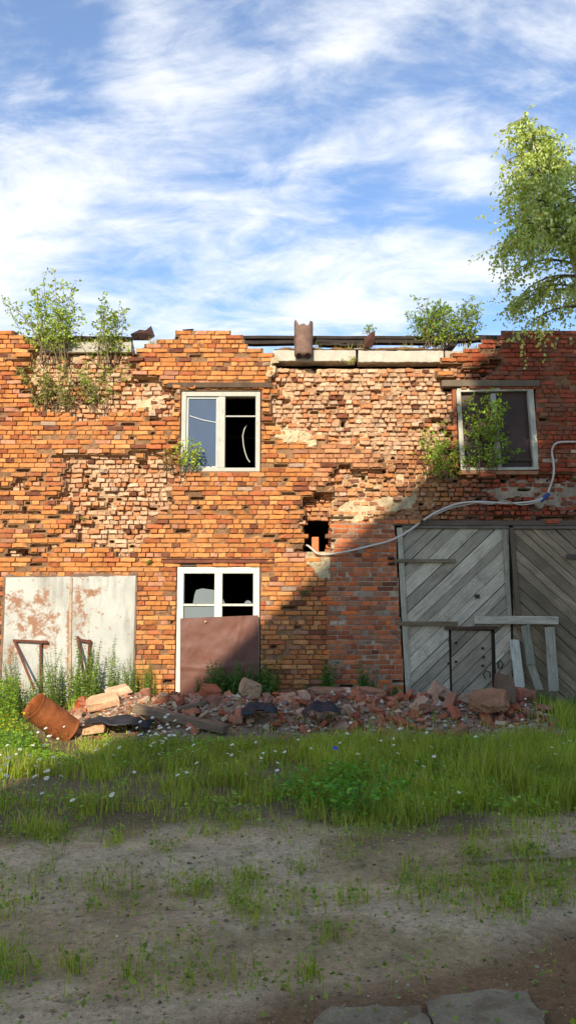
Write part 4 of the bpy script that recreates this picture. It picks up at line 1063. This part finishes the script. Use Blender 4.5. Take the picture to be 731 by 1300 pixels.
def dens2(X, Y, px, py):
    d = np.zeros(len(X)); m = fbm(X*5, Y*5, 230)
    for a, b, r_ in TUF: d = np.maximum(d, np.exp(-(((px-a)/r_)**2+((py-b)/(r_*.62))**2)*1.2))
    bg = .10*sstep(.42, .7, fbm(X*2, Y*2, 231))*sstep(1265, 1225, py+(px-500)*.1)
    return np.clip((d*sstep(.33, .66, m)*.55+bg)*sstep(1045, 1065, py), 0, 1)
grass('track_grass', 24000, dens2, lambda X, Y, px, py: .05+.14*fbm(X*2, Y*2, 233), c1, 'sparse grass tufts scattered on the dirt track', wmul=.8, yr=(2.6, 7.2), xr=(-3.4, 3.4))
# dry grass on the wall head
def dry_grass():
    n = 2600; px = np.concatenate([rng.uniform(346, 640, n-900), rng.uniform(160, 200, 300), rng.uniform(20, 160, 600)]); keep = fbm(px*.06, px*0, 240) > .42; px = px[keep]; n = len(px)
    Y = WY+rng.uniform(.08, .4, n); X = np.array([W(a, 438, b)[0] for a, b in zip(px, Y)]); Z = np.where(px < 200, W(0, 434)[1], W(0, 440.5)[1])+0*X
    h = rng.uniform(.04, .17, n); a = rng.random(n)*6.28; t3 = np.stack([np.cos(a)*.3*h, np.sin(a)*.3*h, h], -1); b = np.stack([X, Y, Z], -1); wv = np.stack([rng.normal(0, 1, n), rng.normal(0, 1, n), 0*X], -1); wv = unit(wv)*.0035
    v = np.stack([b-wv, b+wv, b+t3], 1).reshape(-1, 3); f = np.arange(n*3).reshape(-1, 3); t = rng.random((n, 1)); c = np.where(rng.random((n, 1)) < .7, lin(190, 160, 96)*(.7+.4*t), lin(120, 150, 50)*(.8+.4*t))
    mb = MB(); mb.add(v, f, np.repeat(c, 3, 0)); tag(mb.build('dry_grass', M_grass), 'dry yellow grass along the top of the wall', 'grass', kind='stuff')
dry_grass()
# broad-leaved ground cover
def herb(name, n, dens, hfun, ca, cb, label, leaf, yr, xr=(-5.4, 5.2)):
    X = rng.uniform(*xr, n*8); Y = rng.uniform(*yr, n*8); px, py = P(X, Y, gz(X, Y)); k = rng.random(len(X)) < dens(X, Y, px, py); X, Y, px, py = X[k][:n], Y[k][:n], px[k][:n], py[k][:n]; n = len(X)
    base = np.stack([X, Y, gz(X, Y)+hfun(X, Y, px, py)*rng.random(n)**.7], -1); d = rng.standard_normal((n, 3)); d[:, 2] = np.abs(d[:, 2])*.5-.1
    mb = MB(); c = lcol(n, ca, cb, .18, .0); leaves(mb, base, d, leaf*rng.uniform(.5, 1.3, n), .32, c, up=np.tile([0, 0, 1.], (n, 1))); tag(mb.build(name, M_leaf), label, 'ground cover', kind='stuff')
herb('clover_patch', 8500, lambda X, Y, px, py: np.clip(np.exp(-(((px-435)/80)**2+((py-1022)/26)**2)*1.3)*1.3-.1+.0*X, 0, 1)*(fbm(X*4, Y*4, 250) > .4), lambda X, Y, px, py: .22+0*X, (80, 138, 38), (124, 172, 56), 'lush broad-leaved green patch at the front edge of the grass', .05, (6.2, 8.5))
herb('leafy_weeds', 12000, lambda X, Y, px, py: np.clip(sstep(125, 50, px+(py-880)*.1)*sstep(992, 965, py)*(fbm(X*3, Y*3, 251) > .38)*(~inpoly(px, py, [(24, 890), (60, 888), (108, 915), (104, 970), (60, 960), (20, 930)])), 0, 1), lambda X, Y, px, py: .10+.35*sstep(9.2, 11.2, Y), (98, 138, 36), (150, 178, 56), 'sunlit leafy weeds left of the rusty barrel', .05, (8.3, 12.2), (-5.4, -2.0))
herb('low_weeds', 15000, lambda X, Y, px, py: dens1(X, Y, px, py)*(fbm(X*2, Y*2, 252) > .42), lambda X, Y, px, py: .05+.18*fbm(X*3, Y*3, 253), (100, 146, 42), (156, 182, 62), 'low leafy weeds among the long grass', .04, (6.2, 10.5))

herb('track_weeds', 12000, lambda X, Y, px, py: np.clip(dens2(X, Y, px, py)*1.6+.03, 0, 1), lambda X, Y, px, py: .03+.07*fbm(X*3, Y*3, 254), (104, 134, 46), (154, 168, 72), 'low trodden weeds growing on the dirt track', .030, (2.8, 7.4), (-3.2, 3.2))
herb('dead_leaves', 700, lambda X, Y, px, py: .3+0*X, lambda X, Y, px, py: .012+0*X, (120, 92, 60), (170, 144, 100), 'dead leaves and straw lying on the dirt', .03, (2.8, 8.0), (-3.2, 3.2))
# flowers
def daisy_mesh(h, petals, ctr, pr, seed):
    r = random.Random(seed); mb = MB(); lx, ly = r.gauss(0, .12)*h, r.gauss(0, .12)*h
    top = Vector((lx, ly, h)); mb.tube([(0, 0, -.02), (lx*.4, ly*.4, h*.5), top], [.002, .002, .0018], 4, lin(84, 120, 44), 0)
    nrm = Vector((r.gauss(0, .25), -.45+r.gauss(0, .2), 1)).normalized(); u = nrm.orthogonal().normalized(); w = nrm.cross(u)
    n = 13
    for i in range(n):
        a = 6.283*i/n; d = u*math.cos(a)+w*math.sin(a); t = -u*math.sin(a)+w*math.cos(a); p = top+d*pr*.25; q = top+d*pr+nrm*(-.003); m = top+d*pr*.7+nrm*.002
        mb.add([tuple(p-t*.002), tuple(m-t*pr*.17), tuple(q), tuple(m+t*pr*.17), tuple(p+t*.002)], np.array([[0, 1, 2, 3, 4]]), petals, 1)
    vs = [tuple(top+nrm*.007)]+[tuple(top+(u*math.cos(6.283*i/8)+w*math.sin(6.283*i/8))*pr*.32+nrm*.002) for i in range(8)]
    mb.add(vs, [(0, 1+i, 1+(i+1) % 8) for i in range(8)], ctr, 1)
    me = mb.mesh('daisy'); me.materials.append(M_grass); me.materials.append(M_petal); return me
DS = [daisy_mesh(h, lin(236, 236, 228), lin(226, 178, 40), .022, 300+i) for i, h in enumerate((.30, .36, .42, .26))]
DPX = [(46, 944), (52, 938), (8, 958), (22, 970), (34, 962), (18, 948), (55, 932), (62, 942), (39, 932), (71, 938), (74, 953), (78, 925), (50, 960), (10, 975), (42, 1008), (34, 1010), (48, 1006), (84, 1030), (80, 1033), (128, 1026), (130, 1018), (224, 998),
       (176, 930), (180, 934), (186, 929), (190, 932), (196, 936), (199, 928), (204, 931), (209, 929), (213, 933), (218, 928), (224, 926), (193, 941), (186, 938), (208, 938), (214, 940), (243, 926), (232, 930), (168, 935), (156, 938), (142, 946), (120, 962), (132, 957), (158, 960), (172, 972), (189, 948), (237, 945), (248, 951), (281, 952), (296, 957), (321, 954), (333, 958), (343, 958), (355, 963), (326, 958), (373, 957), (288, 963), (219, 964), (258, 975), (389, 937), (395, 915), (385, 939), (440, 932), (443, 933), (490, 940), (497, 943), (503, 945), (494, 951), (513, 937), (534, 941), (537, 940), (551, 958), (598, 948), (642, 941), (668, 905), (673, 907), (676, 904), (703, 941), (710, 938), (706, 942), (671, 923), (583, 994), (517, 938), (357, 985), (243, 976), (300, 972), (150, 1190), (30, 985), (60, 975)]
rr = random.Random(5)
DPX += [(rr.gauss(206, 20), rr.gauss(933, 6)) for _ in range(26)]+[(rr.uniform(5, 80), rr.uniform(930, 985)) for _ in range(16)]+[(rr.uniform(255, 700), rr.uniform(935, 965)) for _ in range(12)]
for px, py in DPX:
    x, y = G(px, py, .28 if py < 1100 else .06)
    if py > 1100: me, s, hz = DS[0], .35, 1
    else: me, s, hz = rr.choice(DS), .82, 1
    x += 0; z = float(gz(x, y)); 
    if py < 930 and px > 120: s *= 1.1
    DW = ('growing alone on the dirt track' if py > 1100 else 'in the sunlit grass below the barrel' if px < 90 and py < 990 else 'in the dense clump under the old beam' if 165 < px < 250 and py < 943 else 'in the shaded grass on the left' if px < 340 else 'in the grass in front of the brick pier' if px < 480 else 'in the grass in front of the plank gate')
    o = place(me, 'daisy', x, y, z, rr.gauss(0, .4), s*rr.uniform(.85, 1.2), 'white daisy with yellow centre '+DW, 'flower', 'white daisies '+DW)
me = daisy_mesh(.34, lin(78, 96, 200), lin(70, 70, 150), .026, 400); x, y = G(427, 951, .34); place(me, 'cornflower', x, y, float(gz(x, y)), 0, 1.05, 'single blue cornflower in the grass below the rubble', 'flower', None)
YF = [daisy_mesh(.42, lin(232, 200, 40), lin(220, 170, 30), .014, 420+i) for i in range(2)]
for i in range(60):
    px = rr.uniform(0, 40); py = rr.uniform(855, 935); z = .45; x, y = G(px, py, z); y = min(y, 11.9); place(rr.choice(YF), 'buttercup', x, y, float(gz(x, y))+.03, rr.random()*6, rr.uniform(.9, 1.2), 'small yellow flower among the sunlit weeds at the left edge', 'flower', 'yellow flowers in the weeds')

# ------------------------------------------------------------------ rubble
def chunk_mesh(sx, sy, sz, seed, col, rough=.25, cut=2):
    import bmesh
    r = random.Random(seed); bm = bmesh.new(); bmesh.ops.create_cube(bm, size=1)
    for v in bm.verts: v.co = Vector((v.co.x*sx, v.co.y*sy, v.co.z*sz))
    for i in range(cut):
        d = Vector((r.gauss(0, 1), r.gauss(0, 1), r.gauss(0, .6))).normalized(); ext = max(abs(v.co.dot(d)) for v in bm.verts)
        g = bm.verts[:]+bm.edges[:]+bm.faces[:]
        res = bmesh.ops.bisect_plane(bm, geom=g, plane_co=d*ext*r.uniform(.45, .8), plane_no=d, clear_outer=True)
        ed = [e for e in res['geom_cut'] if isinstance(e, bmesh.types.BMEdge)]
        if ed: bmesh.ops.contextual_create(bm, geom=ed)
    bmesh.ops.bevel(bm, geom=bm.edges[:], offset=min(sx, sy, sz)*.09, segments=1, affect='EDGES')
    bmesh.ops.triangulate(bm, faces=bm.faces[:]); bmesh.ops.subdivide_edges(bm, edges=[e for e in bm.edges if e.calc_length() > min(sx, sy, sz)*.6], cuts=1)
    for v in bm.verts: v.co += Vector((r.gauss(0, 1), r.gauss(0, 1), r.gauss(0, 1)))*min(sx, sy, sz)*.05*(rough/.25)
    me = bpy.data.meshes.new('chunk'); bm.to_mesh(me); bm.free()
    at_ = me.color_attributes.new('Col', 'FLOAT_COLOR', 'POINT'); at_.data.foreach_set('color', np.tile([*col, 1.], (len(me.vertices), 1)).ravel()); return me
BCOL = [(166, 96, 70), (176, 112, 84), (148, 84, 64), (178, 140, 114), (184, 156, 132), (136, 94, 76), (164, 126, 104), (150, 104, 82)]
CH = []
for i in range(16):
    c = lin(*BCOL[i % 8]); L = (.25, .20, .14, .25, .17)[i % 5]
    me = chunk_mesh(L, .12, .066, 500+i, c, .2, 1+i % 3); me.materials.append(M_brick); CH.append(me)
r = random.Random(77)
BIG = [(472, 11.7), (619, 11.0), (641, 11.5), (660, 11.2), (600, 10.8), (560, 11.2), (318, 11.0), (130, 10.9), (152, 11.2), (112, 10.1), (265, 11.1), (412, 10.9), (330, 10.8), (155, 10.5), (390, 11.3), (430, 11.3), (200, 10.8), (230, 10.6), (265, 10.45)]
def heap_pt():
    while True:
        px = r.uniform(98, 690); v = r.random()
        # silhouette of the heap in plan: between Y 9.9 and 12.2, denser in the middle
        Y = r.triangular(10.0, 12.2, 11.0); x = W(px, 900, Y)[0]
        if px < 180 and (Y > 11.6): continue
        if any(abs((px-a)/82) < .24 and -.5 < Y-b < .20 and r.random() < .8 for a, b in BIG): continue
        if vnoise(px/38, Y*1.3, 9) < .35 and r.random() < .6: continue
        return px, x, Y
for i in range(285):
    px, x, Y = heap_pt(); me = r.choice(CH if px < 300 or r.random() < .7 else CH[:3]+CH[8:11])
    o = bpy.data.objects.new('broken_brick', me); COL.objects.link(o); s = r.uniform(.55, 1.12)
    o.location = (x, Y, float(gz(x, Y))+r.uniform(.0, .075)); o.rotation_euler = (r.gauss(0, .5), r.gauss(0, .5), r.random()*6.28); o.scale = (s, s, s)
    lab = ('dark red', 'red', 'pale pinkish')[0 if me.materials and CH.index(me) % 8 in (2, 5) else (2 if CH.index(me) % 8 in (3, 4, 6) else 1)]
    where = 'at the sunlit left end of the rubble heap' if px < 200 else ('in the rubble below the window' if px < 345 else ('in the rubble before the brick pier' if px < 500 else 'in the rubble before the plank gate'))
    tag(o, lab+' broken brick '+where, 'brick', lab+' broken bricks '+where)
def crumbs(name, n, fn, smin, smax, cols, label, seed):
    rg = np.random.default_rng(seed); V8 = np.array([(1, 0, 0), (-1, 0, 0), (0, 1, 0), (0, -1, 0), (0, 0, 1), (0, 0, -1)], float); F8 = np.array([(0, 2, 4), (2, 1, 4), (1, 3, 4), (3, 0, 4), (2, 0, 5), (1, 2, 5), (3, 1, 5), (0, 3, 5)])
    X, Y = fn(rg, n); n = len(X); s = rg.uniform(smin, smax, n)*(rg.random(n)**2*.9+.25); v = V8[None]*(s[:, None, None])*rg.uniform(.6, 1.3, (n, 6, 1))*np.array([1, 1, .65])+rg.normal(0, .15, (n, 6, 3))*s[:, None, None]
    a = rg.random(n)*6.28; c, q = np.cos(a)[:, None], np.sin(a)[:, None]; vx = v[..., 0]*c-v[..., 1]*q; vy = v[..., 0]*q+v[..., 1]*c
    vv = np.stack([vx+X[:, None], vy+Y[:, None], v[..., 2]+gz(X, Y)[:, None]+s[:, None]*.25], -1); f = F8[None]+(np.arange(n)*6)[:, None, None]
    C_ = np.array([lin(*k) for k in cols])[rg.integers(0, len(cols), n)]*rg.uniform(.7, 1.2, (n, 1)); mb = MB(); mb.add(vv.reshape(-1, 3), f.reshape(-1, 3), np.clip(np.repeat(C_, 6, 0), 0, .9)); tag(mb.build(name, M_stone), label, 'rubble', kind='stuff')
def fheap(rg, n):
    px = rg.uniform(95, 695, n); Y = rg.triangular(9.8, 11.1, 12.45, n); X = (px-365.5)/F*Y*1.0; return X, Y
crumbs('rubble', 11000, fheap, .02, .06, BCOL+[(190, 176, 158), (170, 158, 142), (140, 126, 112), (196, 180, 158), (176, 150, 128)], 'crumbled brick and mortar rubble along the foot of the wall', 31)
def ftrack(rg, n):
    Y = rg.uniform(2.8, 8.5, n); return rg.uniform(-.42, .42, n)*Y, Y
crumbs('gravel', 5200, ftrack, .004, .013, [(150, 134, 110), (172, 156, 130), (112, 94, 72), (160, 138, 108), (188, 172, 146)], 'small stones scattered over the dirt track', 32)

def chunk(name, px, py, Y, size, rot, col, label, cat, seed, m=M_conc, dz=0, cut=2, rough=.25):
    me = chunk_mesh(*size, seed, lin(*col), rough, cut); me.materials.append(m); x = W(px, py, Y)[0]; z = max(W(px, py, Y)[1], float(gz(x, Y))+.55*min(size)+.02)
    o = bpy.data.objects.new(name, me); COL.objects.link(o); o.location = (x, Y, z+dz); o.rotation_euler = rot; tag(o, label, cat); return o
chunk('masonry_block', 472, 0+890, 11.7, (.0, .0, .0) if 0 else (.35, .22, .14), (.2, .1, .4), (170, 118, 92), 'mortared brick lump on the rubble in front of the brick pier', 'masonry', 601, M_brick)
chunk('masonry_slab', 622, 889, 10.5, (.58, .40, .10), (.40, -.10, .2), (156, 112, 84), 'big tilted masonry slab over a dark hollow in front of the small door', 'masonry', 602, M_stone, rough=.6, cut=5)
chunk('masonry_slab', 641, 874, 11.0, (.30, .07, .36), (-.35, .25, .15), (118, 92, 74), 'flat brown slab standing on edge by the small door', 'masonry', 603, M_stone)
chunk('masonry_block', 660, 893, 11.2, (.34, .25, .18), (.1, .2, .3), (158, 96, 78), 'rounded reddish masonry block at the right end of the rubble', 'masonry', 604, M_brick)
chunk('masonry_block', 600, 905, 10.8, (.28, .2, .12), (.1, .2, .8), (150, 122, 104), 'low grey brown masonry block in front of the big tilted slab', 'masonry', 605, M_stone)
chunk('masonry_block', 560, 893, 11.2, (.3, .24, .2), (.3, .5, .3), (176, 140, 118), 'pale mortared lump in the rubble before the plank gate', 'masonry', 606, M_stone)
chunk('masonry_block', 318, 893, 11.0, (.26, .2, .2), (.2, .4, .3), (168, 138, 110), 'pale mortar boulder in the rubble below the window', 'masonry', 607, M_stone)
chunk('masonry_slab', 130, 903, 10.9, (.42, .3, .10), (.25, -.2, .3), (214, 168, 132), 'sunlit pinkish masonry slab right of the rusty barrel', 'masonry', 608, M_stone)
chunk('masonry_slab', 152, 894, 11.2, (.40, .26, .09), (.15, -.25, .1), (220, 178, 146), 'pale pink slab on top of the rubble left of the window', 'masonry', 609, M_stone)
chunk('masonry_slab', 112, 932, 10.1, (.42, .24, .12), (.1, -.1, .1), (196, 150, 118), 'crumbling slab lying at the end of the rusty barrel', 'masonry', 610, M_stone)
chunk('masonry_block', 265, 893, 11.1, (.3, .2, .14), (.5, .1, .7), (170, 100, 72), 'red brick lump on the end of the old beam', 'masonry', 611, M_brick)
chunk('masonry_slab', 415, 891, 11.5, (.62, .35, .09), (.1, .05, .15), (158, 122, 96), 'long grey pebbly slab along the middle of the rubble', 'masonry', 612, M_stone, cut=5, rough=.5)
def drape(name, px, py, Y, sx, sy, label, seed, hz=.12):
    x, z = W(px, py, Y); n = 18; u = np.linspace(-1, 1, n); Uu, Vv = np.meshgrid(u, u); k = 1+.15*(fbm(Uu*2+seed, Vv*2, seed)-.5)
    Z = hz*(1-(Uu**2+Vv**2)*.5)+.16*(fbm(Uu*1.6+seed, Vv*1.6, seed+3)-.5)+.05*(fbm(Uu*5+seed, Vv*5, seed+5)-.5)
    i = np.arange(n*n).reshape(n, n); f = np.stack([i[:-1, :-1], i[:-1, 1:], i[1:, 1:], i[1:, :-1]], -1).reshape(-1, 4)
    mb = MB(); mb.add(np.stack([x+Uu*sx*k, Y+Vv*sy*k, z+Z], -1).reshape(-1, 3), f); o = mb.build(name, M_tarp, smooth=True, origin=(x, Y, z)); s = o.modifiers.new('s', 'SOLIDIFY'); s.thickness = .006; tag(o, label, 'roofing felt')
drape('roofing_felt', 408, 908, 10.35, .24, .22, 'crumpled black felt in the rubble below the brick pier', 3, .16)
drape('roofing_felt', 330, 906, 10.3, .22, .2, 'crumpled black felt below the metal sheet of the window', 6, .14)
drape('roofing_felt', 150, 921, 10.15, .40, .22, 'torn black felt spread under the pale pink slabs', 9, .10)
def beam(a, b, Ya, Yb, w, h, col, label, name='wooden_beam', m=M_plankH):
    xa, za = W(*a, Ya); xb, zb = W(*b, Yb); mb = MB(); mb.bar((0, 0, 0), (xb-xa, Yb-Ya, zb-za), w, h, lin(*col)); o = mb.build(name, m, bevel=.008); o.location = (xa, Ya, za); tag(o, label, 'beam')
beam((172, 899), (287, 926), 10.45, 10.0, .15, .10, (128, 106, 86), 'old grey brown beam lying slanting across the rubble under the window')
beam((225, 900), (285, 886), 10.6, 10.9, .06, .05, (132, 112, 92), 'thin lath rising over the rubble below the window', 'wooden_lath')
beam((408, 891), (434, 906), 10.7, 10.4, .10, .04, (150, 130, 108), 'short pale board stub beside the black felt', 'wooden_board')

# rusty barrels
def barrel(c0, c1, Ya, Yb, r, label, col, name='barrel'):
    xa, za = W(*c0, Ya); xb, zb = W(*c1, Yb); a = Vector((xa, Ya, za)); b = Vector((xb, Yb, zb)); e = empty(name, a, label, 'barrel')
    d = (b-a); L = d.length; ts = [0, .01, .02, .1, .31, .33, .35, .5, .64, .66, .68, .9, .98, .99, 1]; rs = [1.02, 1.02, 1, 1, 1, 1.012, 1, 1, 1, 1.012, 1, 1, 1, 1.02, 1.02]
    mb = MB(); mb.tube([a+d*t for t in ts], [r*q for q in rs], 28, lin(*col), cap=False); o = mb.build('body', M_rust, e, smooth=True); s = o.modifiers.new('s', 'SOLIDIFY'); s.thickness = .006
    mb = MB(); mb.tube([a+d*.955, a+d*.965], r*.985, 28, lin(*col)); mb.build('end_cap', M_rust, e)
    return e
barrel((43, 896), (88, 928), 9.65, 9.95, .168, 'rusty orange steel barrel lying in the weeds before the steel gate', (152, 86, 48))
barrel((106, 893), (104, 897), 11.5, 11.2, .10, 'small rusty can end showing behind the pink slabs', (160, 74, 44), 'rusty_can')

# foreground slab and kerb
M_slab = mat('slab_concrete', n1=(5, .25), n2=(120, .3), bump=.8, bscale=60, rough=.95, extra=chain(blot(6, .48, .62, tuple(lin(118, 94, 68)), amount=.8), blot(30, .58, .66, tuple(lin(90, 78, 62)), amount=.6)))
def slab():
    import bmesh
    for label, px_ in (('worn pale concrete slab half buried in the dirt, left of the two at the bottom edge', ((404, 1290), (418, 1283), (445, 1285), (480, 1283), (512, 1284), (533, 1281), (543, 1300), (548, 1330), (392, 1330))),
                       ('higher worn concrete slab at the bottom right edge, beside the lower one', ((546, 1287), (541, 1280), (560, 1272), (578, 1268), (600, 1266), (622, 1262), (650, 1265), (668, 1264), (676, 1275), (684, 1285), (692, 1305), (700, 1330), (554, 1330)))):
        pts = [G(*p) for p in px_]; dense = []
        for i in range(len(pts)):
            a = pts[i]; b = pts[(i+1) % len(pts)]
            for k in range(5):
                t = k/5; x = a[0]+(b[0]-a[0])*t; y = a[1]+(b[1]-a[1])*t
                dense.append((x+.05*(float(fbm(np.array(x*14), np.array(y*14), 5))-.5), y+.05*(float(fbm(np.array(x*14+3), np.array(y*14), 6))-.5)))
        bm = bmesh.new(); vs = [bm.verts.new((x, y, .028)) for x, y in dense]; f = bm.faces.new(vs)
        r_ = bmesh.ops.inset_region(bm, faces=[f], thickness=.02, depth=0)
        for v in vs: v.co.z = .020
        r_ = bmesh.ops.extrude_edge_only(bm, edges=[e for e in bm.edges if e.is_boundary])
        for v in [g for g in r_['geom'] if isinstance(g, bmesh.types.BMVert)]: v.co.z = -.08
        bmesh.ops.recalc_face_normals(bm, faces=bm.faces[:]); bmesh.ops.triangulate(bm, faces=bm.faces[:])
        me = bpy.data.meshes.new('slab'); bm.to_mesh(me); bm.free(); at_ = me.color_attributes.new('Col', 'FLOAT_COLOR', 'POINT'); at_.data.foreach_set('color', np.tile([*lin(140, 126, 100), 1.], (len(me.vertices), 1)).ravel())
        me.materials.append(M_slab); o = bpy.data.objects.new('concrete_slab', me); COL.objects.link(o); tag(o, label, 'slab')
    xa, ya = G(588, 1087); xb, yb = G(760, 1080); mb = MB(); n = 12
    for i in range(n):
        p = Vector((xa+(xb-xa)*i/n, ya+(yb-ya)*i/n, 0)); q = Vector((xa+(xb-xa)*(i+1)/n, ya+(yb-ya)*(i+1)/n, 0)); KZ = max(float(gz(xa+(xb-xa)*k/9, ya+(yb-ya)*k/9)) for k in range(10))-.056; p.z = KZ+.004*math.sin(i*2.1); q.z = KZ+.004*math.sin(i*2.1+2.1); mb.bar(p, q, .17, .12, lin(158, 136, 104))
    tag(mb.build('concrete_kerb', M_conc), 'sunken concrete kerb crossing the dirt track at the right', 'kerb')
slab()
